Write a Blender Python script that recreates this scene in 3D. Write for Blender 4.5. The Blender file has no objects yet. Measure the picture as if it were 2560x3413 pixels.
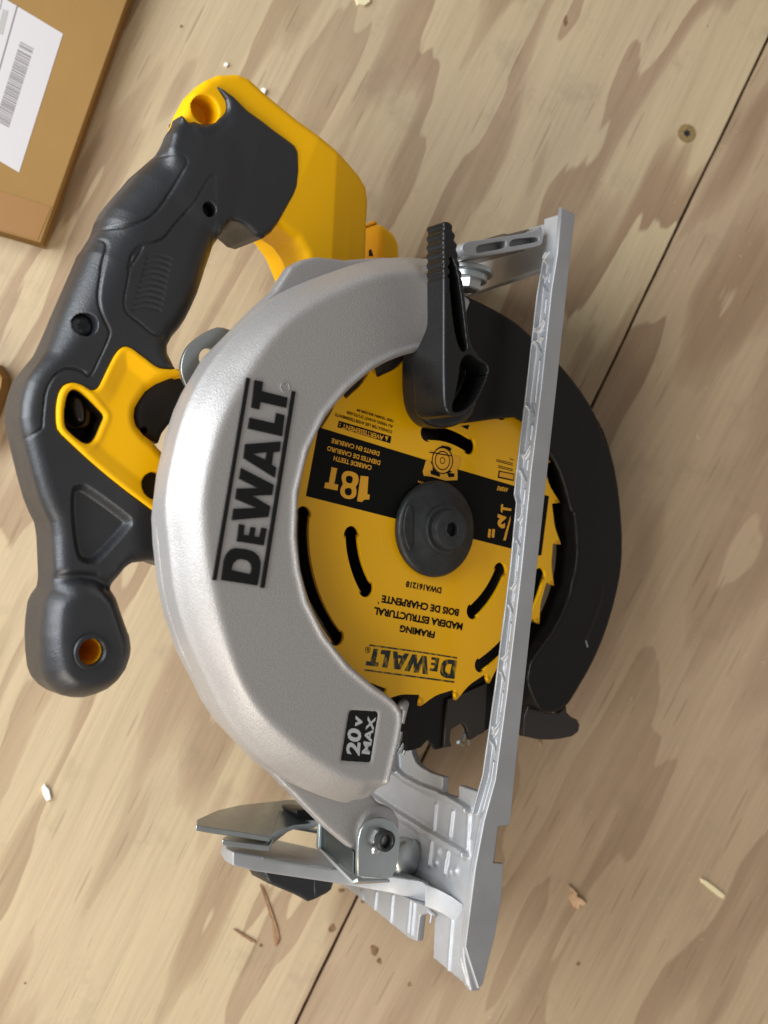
import bpy, math, random
import numpy as np
from mathutils import Matrix, Vector
random.seed(7); np.random.seed(7)
scn=bpy.context.scene
COL=scn.collection
# ------------------------------------------------------------------ camera
# All sizes are millimetres in the saw's own frame (blade face = plane z=0, origin near
# the arbor); the saw leans against the floor by LEAN, resting on its motor and shoe.
F=3870.0; TH=math.radians(35); LEAN=math.radians(29); HB=100.0
dv=np.array([math.sin(TH),0,-math.cos(TH)]); rv=np.array([math.cos(TH),0,math.sin(TH)]); uv=np.array([0,1.,0])
def ray(px,py): return dv*F+rv*(px-1280)+uv*(1706.5-py)
CAM=-ray(1440,1760)/F*550
ROOT=Matrix.Translation((0,0,HB*0.001))@Matrix.Rotation(LEAN,4,'Y')
camd=bpy.data.cameras.new('camera'); cam=bpy.data.objects.new('camera',camd); COL.objects.link(cam); scn.camera=cam
camd.sensor_fit='HORIZONTAL'; camd.sensor_width=36; camd.lens=36*F/2560
camd.clip_start=0.02; camd.clip_end=20
camd.dof.use_dof=True; camd.dof.focus_distance=0.540; camd.dof.aperture_fstop=9
m=Matrix(((rv[0],uv[0],-dv[0],CAM[0]/1000),(rv[1],uv[1],-dv[1],CAM[1]/1000),(rv[2],uv[2],-dv[2],CAM[2]/1000),(0,0,0,1)))
cam.matrix_world=ROOT@m
# ------------------------------------------------------------------ light
w=bpy.data.worlds.new('World'); scn.world=w; w.use_nodes=True
bg=w.node_tree.nodes['Background']; bg.inputs[0].default_value=(0.95,0.92,0.88,1); bg.inputs[1].default_value=0.33
def area(name,loc,tgt,sx,sy,power,col):
    l=bpy.data.lights.new(name,'AREA'); l.shape='RECTANGLE'; l.size=sx; l.size_y=sy; l.energy=power; l.color=col
    o=bpy.data.objects.new(name,l); COL.objects.link(o); o.location=loc
    o.rotation_euler=(Vector(tgt)-Vector(loc)).to_track_quat('-Z','Y').to_euler(); return o
area('window_light',(-0.9,0.3,0.72),(0,0,0.05),1.0,0.9,22,(0.88,0.94,1.0))
area('door_light',(-0.55,-1.0,0.85),(0,-0.05,0.05),0.9,0.8,12,(1.0,0.91,0.80))
scn.view_settings.view_transform='Standard'; scn.view_settings.look='None'; scn.view_settings.exposure=0.0; scn.view_settings.gamma=1
scn.render.engine='CYCLES'
# ------------------------------------------------------------------ photograph sight lines
CR=dict(A=(0,0,1.296),B=(0,800,2.37),C=(0,1600,2.37),D=(500,800,1.8433),E=(900,1100,1.3825),F=(1300,600,1.8433),G=(600,2200,1.2762),H=(500,200,1.659),I=(600,2600,1.9988),J=(1200,2300,1.9988),K=(1650,0,1.7011),L=(1650,1800,1.3714),M=(0,2300,1.659),N=(0,0,2.6333),O=(650,1250,2.37),Q=(1650,1700,2.764),a=(960,1300,2.765),b=(1200,1900,3.318),c=(1500,1300,3.6875),d=(1350,650,2.5523),e=(700,1200,2.7667),f=(1250,2250,4.1475),Z=(0,0,.64805),n=(0,0,1.))
def nat(k,x,y):
    o=CR[k]; return o[0]+x/o[2],o[1]+y/o[2]
def P(k,x,y,z=0.):
    v=ray(*nat(k,x,y)); t=(z-CAM[2])/v[2]; q=CAM+v*t; return (float(q[0]),float(q[1]))
def PL(k,pts,z=0.): return [P(k,x,y,z) for x,y in pts]
SA=np.array([62.3,151.]); su=np.array([-0.15927239,-0.98723468]); sn=np.array([-0.98723468,0.15927239])
def S(k,x,y,h):
    v=ray(*nat(k,x,y)); t=(h-(CAM[:2]-SA)@sn)/(v[:2]@sn); p=CAM+v*t
    return (float((p[:2]-SA)@su),float(p[2]))
def SL(k,pts,h): return [S(k,x,y,h) for x,y in pts]
def s2l(V):   # shoe coordinates (s, z, h) -> saw frame
    V=np.asarray(V,float); out=np.empty_like(V)
    out[:,0]=SA[0]+su[0]*V[:,0]+sn[0]*V[:,2]; out[:,1]=SA[1]+su[1]*V[:,0]+sn[1]*V[:,2]; out[:,2]=V[:,1]; return out
Rw=np.array(ROOT.to_3x3())
def W(k,x,y,z=0.):   # sight line meets a level z (mm) above the floor
    v=Rw@ray(*nat(k,x,y)); c=np.array(cam.matrix_world.translation)*1000; t=(z-c[2])/v[2]; q=c+v*t; return (float(q[0]),float(q[1]))
def WL(k,pts,z=0.): return [W(k,x,y,z) for x,y in pts]
# ------------------------------------------------------------------ materials
def dk(c,f=0.76): return (c[0]*f,c[1]*f,c[2]*f,1)
def srgb(r,g,b):
    f=lambda c:(c/255/12.92 if c/255<=0.04045 else ((c/255+0.055)/1.055)**2.4)
    return (f(r),f(g),f(b),1)
def newmat(name):
    m=bpy.data.materials.new(name); m.use_nodes=True; nt=m.node_tree; b=nt.nodes['Principled BSDF']; return m,nt,b
def mat(name,col,rough=0.5,metal=0.0,bump=0.0,bscale=800,var=0.0,vscale=40,rvar=0.0,spec=0.5,coat=0.0):
    m,nt,b=newmat(name); N=nt.nodes; L=nt.links
    b.inputs['Base Color'].default_value=col if len(col)==4 else (*col,1)
    b.inputs['Roughness'].default_value=rough; b.inputs['Metallic'].default_value=metal
    b.inputs['Specular IOR Level'].default_value=spec; b.inputs['Coat Weight'].default_value=coat
    tc=N.new('ShaderNodeTexCoord')
    if bump:
        n=N.new('ShaderNodeTexNoise'); n.inputs['Scale'].default_value=bscale; n.inputs['Detail'].default_value=3
        L.new(tc.outputs['Object'],n.inputs['Vector'])
        bp=N.new('ShaderNodeBump'); bp.inputs['Strength'].default_value=bump; bp.inputs['Distance'].default_value=0.0004
        L.new(n.outputs['Fac'],bp.inputs['Height']); L.new(bp.outputs['Normal'],b.inputs['Normal'])
    if var:
        n2=N.new('ShaderNodeTexNoise'); n2.inputs['Scale'].default_value=vscale; n2.inputs['Detail'].default_value=5
        L.new(tc.outputs['Object'],n2.inputs['Vector'])
        mr=N.new('ShaderNodeMapRange'); mr.inputs[1].default_value=0.3; mr.inputs[2].default_value=0.7; mr.inputs[3].default_value=1-var; mr.inputs[4].default_value=1+var
        L.new(n2.outputs['Fac'],mr.inputs[0])
        mx=N.new('ShaderNodeVectorMath'); mx.operation='SCALE'; mx.inputs[0].default_value=col[:3]
        L.new(mr.outputs[0],mx.inputs['Scale']); L.new(mx.outputs[0],b.inputs['Base Color'])
    if rvar:
        n3=N.new('ShaderNodeTexNoise'); n3.inputs['Scale'].default_value=vscale*2.3; n3.inputs['Detail'].default_value=6
        L.new(tc.outputs['Object'],n3.inputs['Vector'])
        mr=N.new('ShaderNodeMapRange'); mr.inputs[1].default_value=0.3; mr.inputs[2].default_value=0.7; mr.inputs[3].default_value=max(0.05,rough-rvar); mr.inputs[4].default_value=min(1,rough+rvar)
        L.new(n3.outputs['Fac'],mr.inputs[0]); L.new(mr.outputs[0],b.inputs['Roughness'])
    return m
M={}
M['silver']=mat('silver_paint',(0.42,0.40,0.385,1),0.42,0.45,bump=0.55,bscale=1600,var=0.10,vscale=1500,rvar=0.08)
M['cast']=mat('cast_magnesium',(0.41,0.415,0.425,1),0.48,0.5,bump=0.22,bscale=1100,var=0.06,vscale=60,rvar=0.08)
M['zinc']=mat('zinc_plate',(0.44,0.47,0.465,1),0.33,0.85,bump=0.12,bscale=500,var=0.05,vscale=90,rvar=0.06)
M['steel']=mat('bright_steel',(0.50,0.49,0.48,1),0.30,0.85,bump=0.05,bscale=400)
M['rubber']=mat('black_rubber',(0.014,0.015,0.017,1),0.44,0,bump=0.18,bscale=1300,rvar=0.06,spec=0.55)
M['grip']=mat('grip_rubber',(0.014,0.015,0.018,1),0.40,0,bump=0.3,bscale=1100,rvar=0.05,spec=0.75)
M['plastic']=mat('black_plastic',(0.008,0.008,0.008,1),0.30,0,bump=0.08,bscale=900,rvar=0.08,spec=0.4)
M['blacksteel']=mat('black_painted_steel',(0.007,0.006,0.005,1),0.42,0,bump=0.06,bscale=700,rvar=0.08,spec=0.3)
M['yellow']=mat('yellow_plastic',srgb(255,190,0),0.45,0,bump=0.10,bscale=900,rvar=0.05,spec=0.25)
M['bladeyellow']=mat('yellow_blade_paint',srgb(240,178,2),0.30,0.0,bump=0.03,bscale=250,var=0.03,vscale=25,rvar=0.06)
M['print']=mat('black_print',(0.005,0.005,0.004,1),0.45,spec=0.12)
M['printyellow']=mat('yellow_print',srgb(226,162,30),0.4)
def worn_print():
    m,nt,b=newmat('worn_print'); N=nt.nodes; L=nt.links; tc=N.new('ShaderNodeTexCoord'); n=N.new('ShaderNodeTexNoise'); n.inputs['Scale'].default_value=420; n.inputs['Detail'].default_value=4
    mp=N.new('ShaderNodeMapping'); mp.inputs['Scale'].default_value=(1,0.45,1); mp.inputs['Rotation'].default_value=(0,0,0.3); L.new(tc.outputs['Object'],mp.inputs[0]); L.new(mp.outputs[0],n.inputs['Vector'])
    r=N.new('ShaderNodeValToRGB'); r.color_ramp.elements[0].position=0.50; r.color_ramp.elements[1].position=0.74; r.color_ramp.elements[0].color=srgb(22,34,30); r.color_ramp.elements[1].color=srgb(196,150,20)
    L.new(n.outputs['Fac'],r.inputs[0]); L.new(r.outputs[0],b.inputs['Base Color']); b.inputs['Roughness'].default_value=0.4; return m
M['worn']=worn_print()
M['letter']=mat('black_lettering',(0.006,0.006,0.006,1),0.55,0,bump=0.1,bscale=1500,spec=0.25)
M['washer']=mat('dark_phosphate_steel',(0.030,0.031,0.032,1),0.42,0.35,bump=0.08,bscale=500,var=0.25,vscale=160,rvar=0.1)
M['screwsteel']=mat('blued_screw_steel',(0.09,0.09,0.10,1),0.3,0.8)
M['dark']=mat('dark_recess',(0.006,0.006,0.006,1),0.7)
M['white']=mat('badge_silver',(0.55,0.55,0.54,1),0.45,0.4)
M['motor']=mat('motor_plastic',(0.02,0.02,0.02,1),0.5)
# ------------------------------------------------------------------ mesh helpers
def tag(o,label=None,cat=None,group=None,kind=None):
    if label: o['label']=label
    if cat: o['category']=cat
    if group: o['group']=group
    if kind: o['kind']=kind
    return o
def link(name,me,parent=None):
    o=bpy.data.objects.new(name,me); COL.objects.link(o)
    if parent is not None: o.parent=parent
    return o
def mesh(name,V,Fc,material,parent=None,smooth=True,scale=0.001):
    V=np.asarray(V,dtype=np.float32)*scale
    me=bpy.data.meshes.new(name)
    if isinstance(Fc,np.ndarray):
        n=len(Fc); k=Fc.shape[1]
        me.vertices.add(len(V)); me.vertices.foreach_set('co',V.ravel())
        me.loops.add(n*k); me.loops.foreach_set('vertex_index',Fc.ravel().astype(np.int32))
        me.polygons.add(n); me.polygons.foreach_set('loop_start',np.arange(0,n*k,k,dtype=np.int32))
        me.polygons.foreach_set('loop_total',np.full(n,k,dtype=np.int32))
        me.update(calc_edges=True); me.validate()
    else:
        me.from_pydata([tuple(v) for v in V],[],Fc); me.update()
    if smooth: me.polygons.foreach_set('use_smooth',np.ones(len(me.polygons),dtype=bool))
    if material: me.materials.append(material)
    return link(name,me,parent)
def chaikin(pts,it=2,closed=True):
    p=np.array(pts,float)
    for _ in range(it):
        if closed:
            q=np.roll(p,-1,0); p=np.stack([.75*p+.25*q,.25*p+.75*q],1).reshape(-1,2)
        else:
            q=p[1:]; r=p[:-1]; z=np.stack([.75*r+.25*q,.25*r+.75*q],1).reshape(-1,2); p=np.vstack([p[:1],z,p[-1:]])
    return p
def spline(pts,n=6,closed=True):   # Catmull-Rom through the points
    p=np.array(pts,float); N_=len(p); out=[]
    rng=range(N_) if closed else range(N_-1)
    for i in rng:
        if closed: a,b,c,d=p[i-1],p[i],p[(i+1)%N_],p[(i+2)%N_]
        else: a,b,c,d=p[max(i-1,0)],p[i],p[i+1],p[min(i+2,N_-1)]
        for t in np.linspace(0,1,n,endpoint=False):
            out.append(0.5*((2*b)+(-a+c)*t+(2*a-5*b+4*c-d)*t*t+(-a+3*b-3*c+d)*t**3))
    if not closed: out.append(p[-1])
    return np.array(out)
def ccw(p):
    p=np.array(p); a=np.sum(p[:,0]*np.roll(p[:,1],-1)-np.roll(p[:,0],-1)*p[:,1]); return p if a>0 else p[::-1]
def resample(p,step=2.0,closed=True):
    p=np.array(p,float); q=np.vstack([p,p[:1]]) if closed else p
    L=np.r_[0,np.cumsum(np.hypot(*np.diff(q,axis=0).T))]; n=max(3,int(L[-1]/step)); t=np.linspace(0,L[-1],n,endpoint=not closed)
    return np.stack([np.interp(t,L,q[:,0]),np.interp(t,L,q[:,1])],1)
def comp(p,h,r,zm):
    """turn a traced silhouette (on plane zm) into the mid-plane outline of a body with half thickness h and edge radius r"""
    p=resample(ccw(p),1.2)
    def sm_(a,k):
        w_=np.hanning(2*k+3)[1:-1]; w_/=w_.sum(); e_=np.vstack([a[-k:],a,a[:k]]); return np.stack([np.convolve(e_[:,i],w_,'valid') for i in range(a.shape[1])],1)
    ps=sm_(p,3); tg=np.roll(ps,-2,0)-np.roll(ps,2,0); nn=np.stack([tg[:,1],-tg[:,0]],1); nn/=np.linalg.norm(nn,axis=1)[:,None]+1e-9
    nn=sm_(nn,4)
    vd=np.column_stack([p-CAM[:2],np.full(len(p),zm-CAM[2])]); vd/=np.linalg.norm(vd,axis=1)[:,None]
    dn=(nn*vd[:,:2]).sum(1); be=np.arctan(-dn/vd[:,2])*1.0; s=np.clip(be*3.0,-1,1)
    oz=s*(h-r)+r*np.sin(be); oxy=nn*(r*(np.cos(be)-1))[:,None]
    q=p+(p-CAM[:2])*((zm+oz-CAM[2])/(zm-CAM[2])-1)[:,None]-oxy
    return p+sm_(q-p,4)
def sdpoly(X,Y,pts):
    pts=np.asarray(pts,np.float32); X=X.astype(np.float32); Y=Y.astype(np.float32)
    d=np.full(X.shape,1e9,np.float32); ins=np.zeros(X.shape,bool)
    for i in range(len(pts)):
        ax,ay=pts[i-1]; bx,by=pts[i]; ex,ey=bx-ax,by-ay; wx,wy=X-ax,Y-ay
        t=np.clip((wx*ex+wy*ey)/(ex*ex+ey*ey+1e-12),0,1)
        d=np.minimum(d,(wx-ex*t)**2+(wy-ey*t)**2)
        if by!=ay:
            c=((ay>Y)!=(by>Y))&(X<(bx-ax)*(Y-ay)/(by-ay)+ax); ins^=c
    d=np.sqrt(d); return np.where(ins,-d,d)
def dline(X,Y,pts):
    pts=np.asarray(pts,np.float32); d=np.full(X.shape,1e9,np.float32)
    for i in range(1,len(pts)):
        ax,ay=pts[i-1]; bx,by=pts[i]; ex,ey=bx-ax,by-ay; wx,wy=X-ax,Y-ay
        t=np.clip((wx*ex+wy*ey)/(ex*ex+ey*ey+1e-12),0,1); d=np.minimum(d,(wx-ex*t)**2+(wy-ey*t)**2)
    return np.sqrt(d)
def sm(e0,e1,x):
    t=np.clip((x-e0)/(e1-e0),0,1); return t*t*(3-2*t)
def smin(a,b,k):
    h=np.clip(0.5+0.5*(b-a)/k,0,1); return b+(a-b)*h-k*h*(1-h)
def smax(a,b,k): return -smin(-a,-b,k)
class Vol:
    def __init__(s,x0,x1,y0,y1,z0,z1,res):
        s.o=np.array([x0,y0,z0],float); s.r=res
        s.x=np.arange(x0,x1,res); s.y=np.arange(y0,y1,res); s.z=np.arange(z0,z1,res)
        s.X,s.Y=np.meshgrid(s.x,s.y,indexing='ij'); s.X=s.X.astype(np.float32); s.Y=s.Y.astype(np.float32)
        s.Z=s.z.astype(np.float32)[None,None,:]
    def sd(s,p): return sdpoly(s.X,s.Y,p)
    def dl(s,p): return dline(s.X,s.Y,p)
    def ext(s,sd,lo,hi,r=1.0):
        lo=np.asarray(lo,np.float32); hi=np.asarray(hi,np.float32); r=np.asarray(r,np.float32)
        e=lambda q:q[...,None] if q.ndim==2 else q
        lo,hi,r=e(lo),e(hi),e(r)
        q1=sd[...,None]+r; q2=np.abs(s.Z-(lo+hi)/2)-(hi-lo)/2+r
        return np.minimum(np.maximum(q1,q2),0)+np.sqrt(np.maximum(q1,0)**2+np.maximum(q2,0)**2)-r
    def mesh(s,Fd):
        Fd=Fd.astype(np.float32).copy()
        Fd[0]=Fd[-1]=1; Fd[:,0]=Fd[:,-1]=1; Fd[:,:,0]=Fd[:,:,-1]=1
        ng=Fd<0; nx,ny,nz=Fd.shape
        cnt=np.zeros((nx-1,ny-1,nz-1),np.int8)
        for i in(0,1):
            for j in(0,1):
                for k in(0,1): cnt+=ng[i:nx-1+i,j:ny-1+j,k:nz-1+k]
        I,J,K=np.nonzero((cnt>0)&(cnt<8)); idx=np.full(cnt.shape,-1,np.int64); idx[I,J,K]=np.arange(len(I))
        acc=np.zeros((len(I),3)); na=np.zeros(len(I))
        for ax in range(3):
            o=[a for a in range(3) if a!=ax]
            for u in(0,1):
                for v in(0,1):
                    a=np.zeros(3,int); a[o[0]]=u; a[o[1]]=v; b=a.copy(); b[ax]=1
                    fa=Fd[I+a[0],J+a[1],K+a[2]]; fb=Fd[I+b[0],J+b[1],K+b[2]]
                    cr=(fa<0)!=(fb<0); t=np.where(cr,fa/(fa-fb+1e-20),0)
                    p=np.zeros((len(I),3)); p[:]=a; p[:,ax]=t; acc+=p*cr[:,None]; na+=cr
        V=acc/na[:,None]+np.stack([I,J,K],1); V=s.o+V*s.r
        Q=[]
        for ax in range(3):
            o=[(1,2),(2,0),(0,1)][ax]
            sl=[slice(1,-1)]*3; sl[ax]=slice(0,-1)
            sl2=list(sl); sl2[ax]=slice(1,None)
            a=ng[tuple(sl)]; b=ng[tuple(sl2)]
            I2=np.array(np.nonzero(a!=b)); fl=a[tuple(I2)]
            off=np.ones(3,int); off[ax]=0; I2=I2+off[:,None]
            def g(u,v):
                q=I2.copy(); q[o[0]]-=u; q[o[1]]-=v; return idx[q[0],q[1],q[2]]
            q=np.stack([g(1,1),g(0,1),g(0,0),g(1,0)],1)
            q[~fl]=q[~fl][:,::-1]; Q.append(q)
        Q=np.vstack(Q); Q=Q[(Q>=0).all(1)]
        return V,Q
def inflate(name,v,Fd,material,parent,xf=None):
    V,Q=v.mesh(Fd)
    if xf is not None:
        V=xf(V); 
    o=mesh(name,V,Q,material,parent); return o
def cell(pts,pad,z0,z1,res):
    p=np.asarray(pts); return Vol(p[:,0].min()-pad,p[:,0].max()+pad,p[:,1].min()-pad,p[:,1].max()+pad,z0,z1,res)
def plate(name,loops,z0,z1,material,parent,bev=0.0,xf=None,res=2):
    cu=bpy.data.curves.new(name,'CURVE'); cu.dimensions='2D'; cu.fill_mode='BOTH'
    cu.extrude=max(0.0,(z1-z0)/2-bev)*0.001; cu.bevel_depth=bev*0.001; cu.bevel_resolution=res; cu.offset=-bev*0.001
    for L_ in loops:
        L_=np.asarray(L_); sp=cu.splines.new('POLY'); sp.points.add(len(L_)-1)
        sp.points.foreach_set('co',np.hstack([L_*0.001,np.zeros((len(L_),1)),np.ones((len(L_),1))]).astype(np.float32).ravel()); sp.use_cyclic_u=True
    t=bpy.data.objects.new('t',cu); COL.objects.link(t); bpy.context.view_layer.update()
    me=bpy.data.meshes.new_from_object(t.evaluated_get(bpy.context.evaluated_depsgraph_get()))
    bpy.data.objects.remove(t); bpy.data.curves.remove(cu)
    n=len(me.vertices); c=np.empty(n*3,np.float32); me.vertices.foreach_get('co',c); c=c.reshape(-1,3); c[:,2]+=(z0+z1)/2*0.001
    if xf is not None: c=(xf(c*1000)*0.001).astype(np.float32)
    me.vertices.foreach_set('co',c.ravel()); me.name=name
    me.materials.clear(); me.materials.append(material); me.update()
    return link(name,me,parent)
def lathe(name,prof,material,parent,c=(0,0),seg=64,sm_=True,xf=None):
    V=[];Fc=[];n=len(prof)
    for i in range(seg):
        a=2*math.pi*i/seg
        for r,z in prof: V.append((c[0]+r*math.cos(a),c[1]+r*math.sin(a),z))
    for i in range(seg):
        j=(i+1)%seg
        for k in range(n-1): Fc.append((i*n+k,j*n+k,j*n+k+1,i*n+k+1))
    if xf is not None: V=xf(np.array(V))
    o=mesh(name,V,Fc,material,parent,smooth=sm_)
    if sm_: autosm(o)
    return o
def autosm(o,ang=35):
    me=o.data; me.update()
    import bmesh
    bm=bmesh.new(); bm.from_mesh(me)
    bmesh.ops.recalc_face_normals(bm,faces=bm.faces)
    for e in bm.edges:
        if len(e.link_faces)==2 and e.calc_face_angle(0)>math.radians(ang): e.smooth=False
    for f_ in bm.faces: f_.smooth=True
    bm.to_mesh(me); bm.free()
def box(name,lo,hi,material,parent,xf=None,bev=0.0,smooth=False):
    x0,y0,z0=lo; x1,y1,z1=hi
    V=np.array([(x,y,z) for x in(x0,x1) for y in(y0,y1) for z in(z0,z1)],float)
    if xf is not None: V=xf(V)
    o=mesh(name,V,[(0,1,3,2),(4,6,7,5),(0,4,5,1),(2,3,7,6),(0,2,6,4),(1,5,7,3)],material,parent,smooth=False)
    if bev:
        import bmesh
        bm=bmesh.new(); bm.from_mesh(o.data); bmesh.ops.recalc_face_normals(bm,faces=bm.faces)
        bmesh.ops.bevel(bm,geom=bm.edges[:],offset=bev*0.001,segments=2,affect='EDGES',profile=0.5); bm.to_mesh(o.data); bm.free(); autosm(o,50)
    return o
def tube(name,pts,r,material,parent,seg=10,cap=True):
    p=np.array(pts,float); V=[];Fc=[]; n=len(p)
    rr=np.full(n,r) if np.isscalar(r) else np.array(r)
    for i in range(n):
        t=p[min(i+1,n-1)]-p[max(i-1,0)]; t/=np.linalg.norm(t); a=np.cross(t,[0.1,0.2,1.]); a/=np.linalg.norm(a); b=np.cross(t,a)
        for k in range(seg):
            q=2*math.pi*k/seg; V.append(p[i]+rr[i]*(a*math.cos(q)+b*math.sin(q)))
    for i in range(n-1):
        for k in range(seg):
            Fc.append((i*seg+k,i*seg+(k+1)%seg,(i+1)*seg+(k+1)%seg,(i+1)*seg+k))
    if cap: Fc.append(tuple(range(seg))[::-1]); Fc.append(tuple((n-1)*seg+k for k in range(seg)))
    o=mesh(name,V,Fc,material,parent); autosm(o,50); return o
_tm={}
def text_fit(name,s,k,b0,b1,t0,z,material,parent,bold=0.02,thick=0.06,world=False,mapper=None):
    key=(s,bold)
    cu=bpy.data.curves.new(name,'FONT'); cu.body=s; cu.size=1; cu.offset=bold; cu.resolution_u=3
    t=bpy.data.objects.new('t',cu); COL.objects.link(t); bpy.context.view_layer.update()
    me=bpy.data.meshes.new_from_object(t.evaluated_get(bpy.context.evaluated_depsgraph_get()))
    bpy.data.objects.remove(t); bpy.data.curves.remove(cu)
    n=len(me.vertices); c=np.empty(n*3,np.float32); me.vertices.foreach_get('co',c); c=c.reshape(-1,3)
    lo=c.min(0); hi=c.max(0); u=(c[:,0]-lo[0])/(hi[0]-lo[0]); v=(c[:,1]-lo[1])/(hi[1]-lo[1])
    fn=mapper or (W if world else P)
    B0=np.array(fn(k,*b0,z)); B1=np.array(fn(k,*b1,z)); T0=np.array(fn(k,*t0,z))
    q=B0+u[:,None]*(B1-B0)+v[:,None]*(T0-B0)
    if mapper is None: out=np.column_stack([q,np.full(n,z+thick)])
    else: out=s2l(np.column_stack([q,np.full(n,z+thick)]))
    me.vertices.foreach_set('co',(out*0.001).astype(np.float32).ravel()); me.name=name
    me.materials.clear(); me.materials.append(material); me.update()
    return link(name,me,parent)
def flat(name,pts,z,material,parent):
    return plate(name,[pts],z-0.03,z+0.03,material,parent)
# ------------------------------------------------------------------ floor (plywood sheets over a subfloor)
def wood_mat(name,rot,off,base,dark,fs=8,st=0.2,nb=7.0):
    m,nt,b=newmat(name); N=nt.nodes; L=nt.links
    tc=N.new('ShaderNodeTexCoord'); mp=N.new('ShaderNodeMapping'); mp.inputs['Rotation'].default_value=(0,0,rot); mp.inputs['Location'].default_value=off
    L.new(tc.outputs['Object'],mp.inputs['Vector'])
    def scaled(s): 
        q=N.new('ShaderNodeMapping'); q.inputs['Scale'].default_value=s; L.new(mp.outputs[0],q.inputs['Vector']); return q.outputs[0]
    def noise(vec,sc,det=3,ro=0.5,dist=0):
        n=N.new('ShaderNodeTexNoise'); n.inputs['Scale'].default_value=sc; n.inputs['Detail'].default_value=det; n.inputs['Roughness'].default_value=ro; n.inputs['Distortion'].default_value=dist
        L.new(vec,n.inputs['Vector']); return n.outputs['Fac']
    def math_(op,a,b_=None,c=None):
        q=N.new('ShaderNodeMath'); q.operation=op
        for i,v in enumerate((a,b_,c)):
            if v is None: continue
            if isinstance(v,(int,float)): q.inputs[i].default_value=v
            else: L.new(v,q.inputs[i])
        return q.outputs[0]
    def ramp(v,stops):
        r=N.new('ShaderNodeValToRGB'); L.new(v,r.inputs[0]); cr=r.color_ramp
        while len(cr.elements)<len(stops): cr.elements.new(0.5)
        for e_,(p_,c_) in zip(cr.elements,stops): e_.position=p_; e_.color=c_ if len(c_)==4 else (*c_,1)
        return r.outputs[0]
    def mix(f,a,b_,bl='MIX'):
        q=N.new('ShaderNodeMix'); q.data_type='RGBA'; q.blend_type=bl
        for s,v in (('Factor',f),('A',a),('B',b_)):
            sk=[i for i in q.inputs if i.name==s and (i.type=='RGBA' or s=='Factor') and i.enabled][0]
            if isinstance(v,(int,float)): sk.default_value=v
            elif isinstance(v,tuple): sk.default_value=v
            else: L.new(v,sk)
        return [o for o in q.outputs if o.type=='RGBA'][0]
    g=lambda v:(v,v,v,1)
    # growth-ring contours of the veneer: long wavy bands, sharp on one side, fading on the other
    fld=noise(scaled((1.0,st,1)),fs,3.5,0.52,0.2)
    jag=noise(scaled((1,0.07,1)),120,4,0.65)
    fl2=math_('ADD',fld,math_('MULTIPLY',jag,0.025))
    fr=math_('FRACT',math_('MULTIPLY',fl2,nb))
    band=ramp(fr,[(0.0,g(0.0)),(0.025,g(0.95)),(0.28,g(0.85)),(0.45,g(0.45)),(0.50,g(0.12)),(0.97,g(0.0))])
    big=noise(scaled((1,0.35,1)),5,2,0.5)
    amt=ramp(big,[(0.32,g(0.55)),(0.62,g(1.0))])
    f1=math_('MULTIPLY',band,amt)
    col=mix(f1,base,dark)
    pinkish=noise(scaled((1,0.4,1)),9,2)
    col=mix(ramp(pinkish,[(0.45,g(0)),(0.7,g(0.35))]),col,dk(srgb(200,172,145)))
    # fine grain lines and pores
    gr=noise(scaled((1,0.025,1)),330,4,0.65)
    col=mix(0.45,col,mix(1.0,col,ramp(gr,[(0.25,g(0.74)),(0.5,g(1.0)),(0.75,g(1.10))]),'MULTIPLY'))
    gr2=noise(scaled((1,0.05,1)),90,4,0.7)
    col=mix(0.7,col,mix(1.0,col,ramp(gr2,[(0.3,g(0.88)),(0.6,g(1.05))]),'MULTIPLY'))
    fib=noise(scaled((1,0.018,1)),1100,3,0.6)
    col=mix(0.42,col,mix(1.0,col,ramp(fib,[(0.3,g(0.80)),(0.5,g(1.0)),(0.7,g(1.12))]),'MULTIPLY'))
    pv_=N.new('ShaderNodeTexVoronoi'); pv_.inputs['Scale'].default_value=420; L.new(scaled((1,0.06,1)),pv_.inputs['Vector'])
    ps_=N.new('ShaderNodeSeparateColor'); L.new(pv_.outputs['Color'],ps_.inputs[0])
    pore=math_('LESS_THAN',pv_.outputs['Distance'],math_('MULTIPLY',math_('POWER',ps_.outputs[0],4.0),0.32))
    col=mix(math_('MULTIPLY',pore,0.28),col,srgb(96,70,44))
    # grey smudges and foot dirt
    dirt=noise(mp.outputs[0],26,6,0.7)
    col=mix(math_('MULTIPLY',ramp(dirt,[(0.56,g(0)),(0.74,g(1))]),0.35),col,srgb(128,112,92))
    # specks
    vo=N.new('ShaderNodeTexVoronoi'); vo.inputs['Scale'].default_value=46; L.new(mp.outputs[0],vo.inputs['Vector'])
    L2=N.new('ShaderNodeSeparateColor'); L.new(vo.outputs['Color'],L2.inputs[0])
    thr=math_('MULTIPLY',math_('POWER',L2.outputs[0],5.0),0.085)
    spk=math_('LESS_THAN',vo.outputs['Distance'],thr)
    col=mix(math_('MULTIPLY',spk,0.75),col,srgb(78,58,38))
    L.new(col,b.inputs['Base Color'])
    b.inputs['Roughness'].default_value=0.62; b.inputs['Specular IOR Level'].default_value=0.3
    hgt=math_('ADD',math_('MULTIPLY',math_('ADD',gr,fib),0.5),math_('ADD',math_('MULTIPLY',f1,-0.35),math_('MULTIPLY',dirt,0.3)))
    bp=N.new('ShaderNodeBump'); bp.inputs['Strength'].default_value=0.35; bp.inputs['Distance'].default_value=0.0005
    L.new(hgt,bp.inputs['Height']); L.new(bp.outputs[0],b.inputs['Normal'])
    return m
sa=np.array(W('Z',1659,85)); sb=np.array(W('Z',640,2212)); sd_=(sb-sa)/np.linalg.norm(sb-sa); sp_=np.array([-sd_[1],sd_[0]])
if sp_[0]<0: sp_=-sp_
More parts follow.
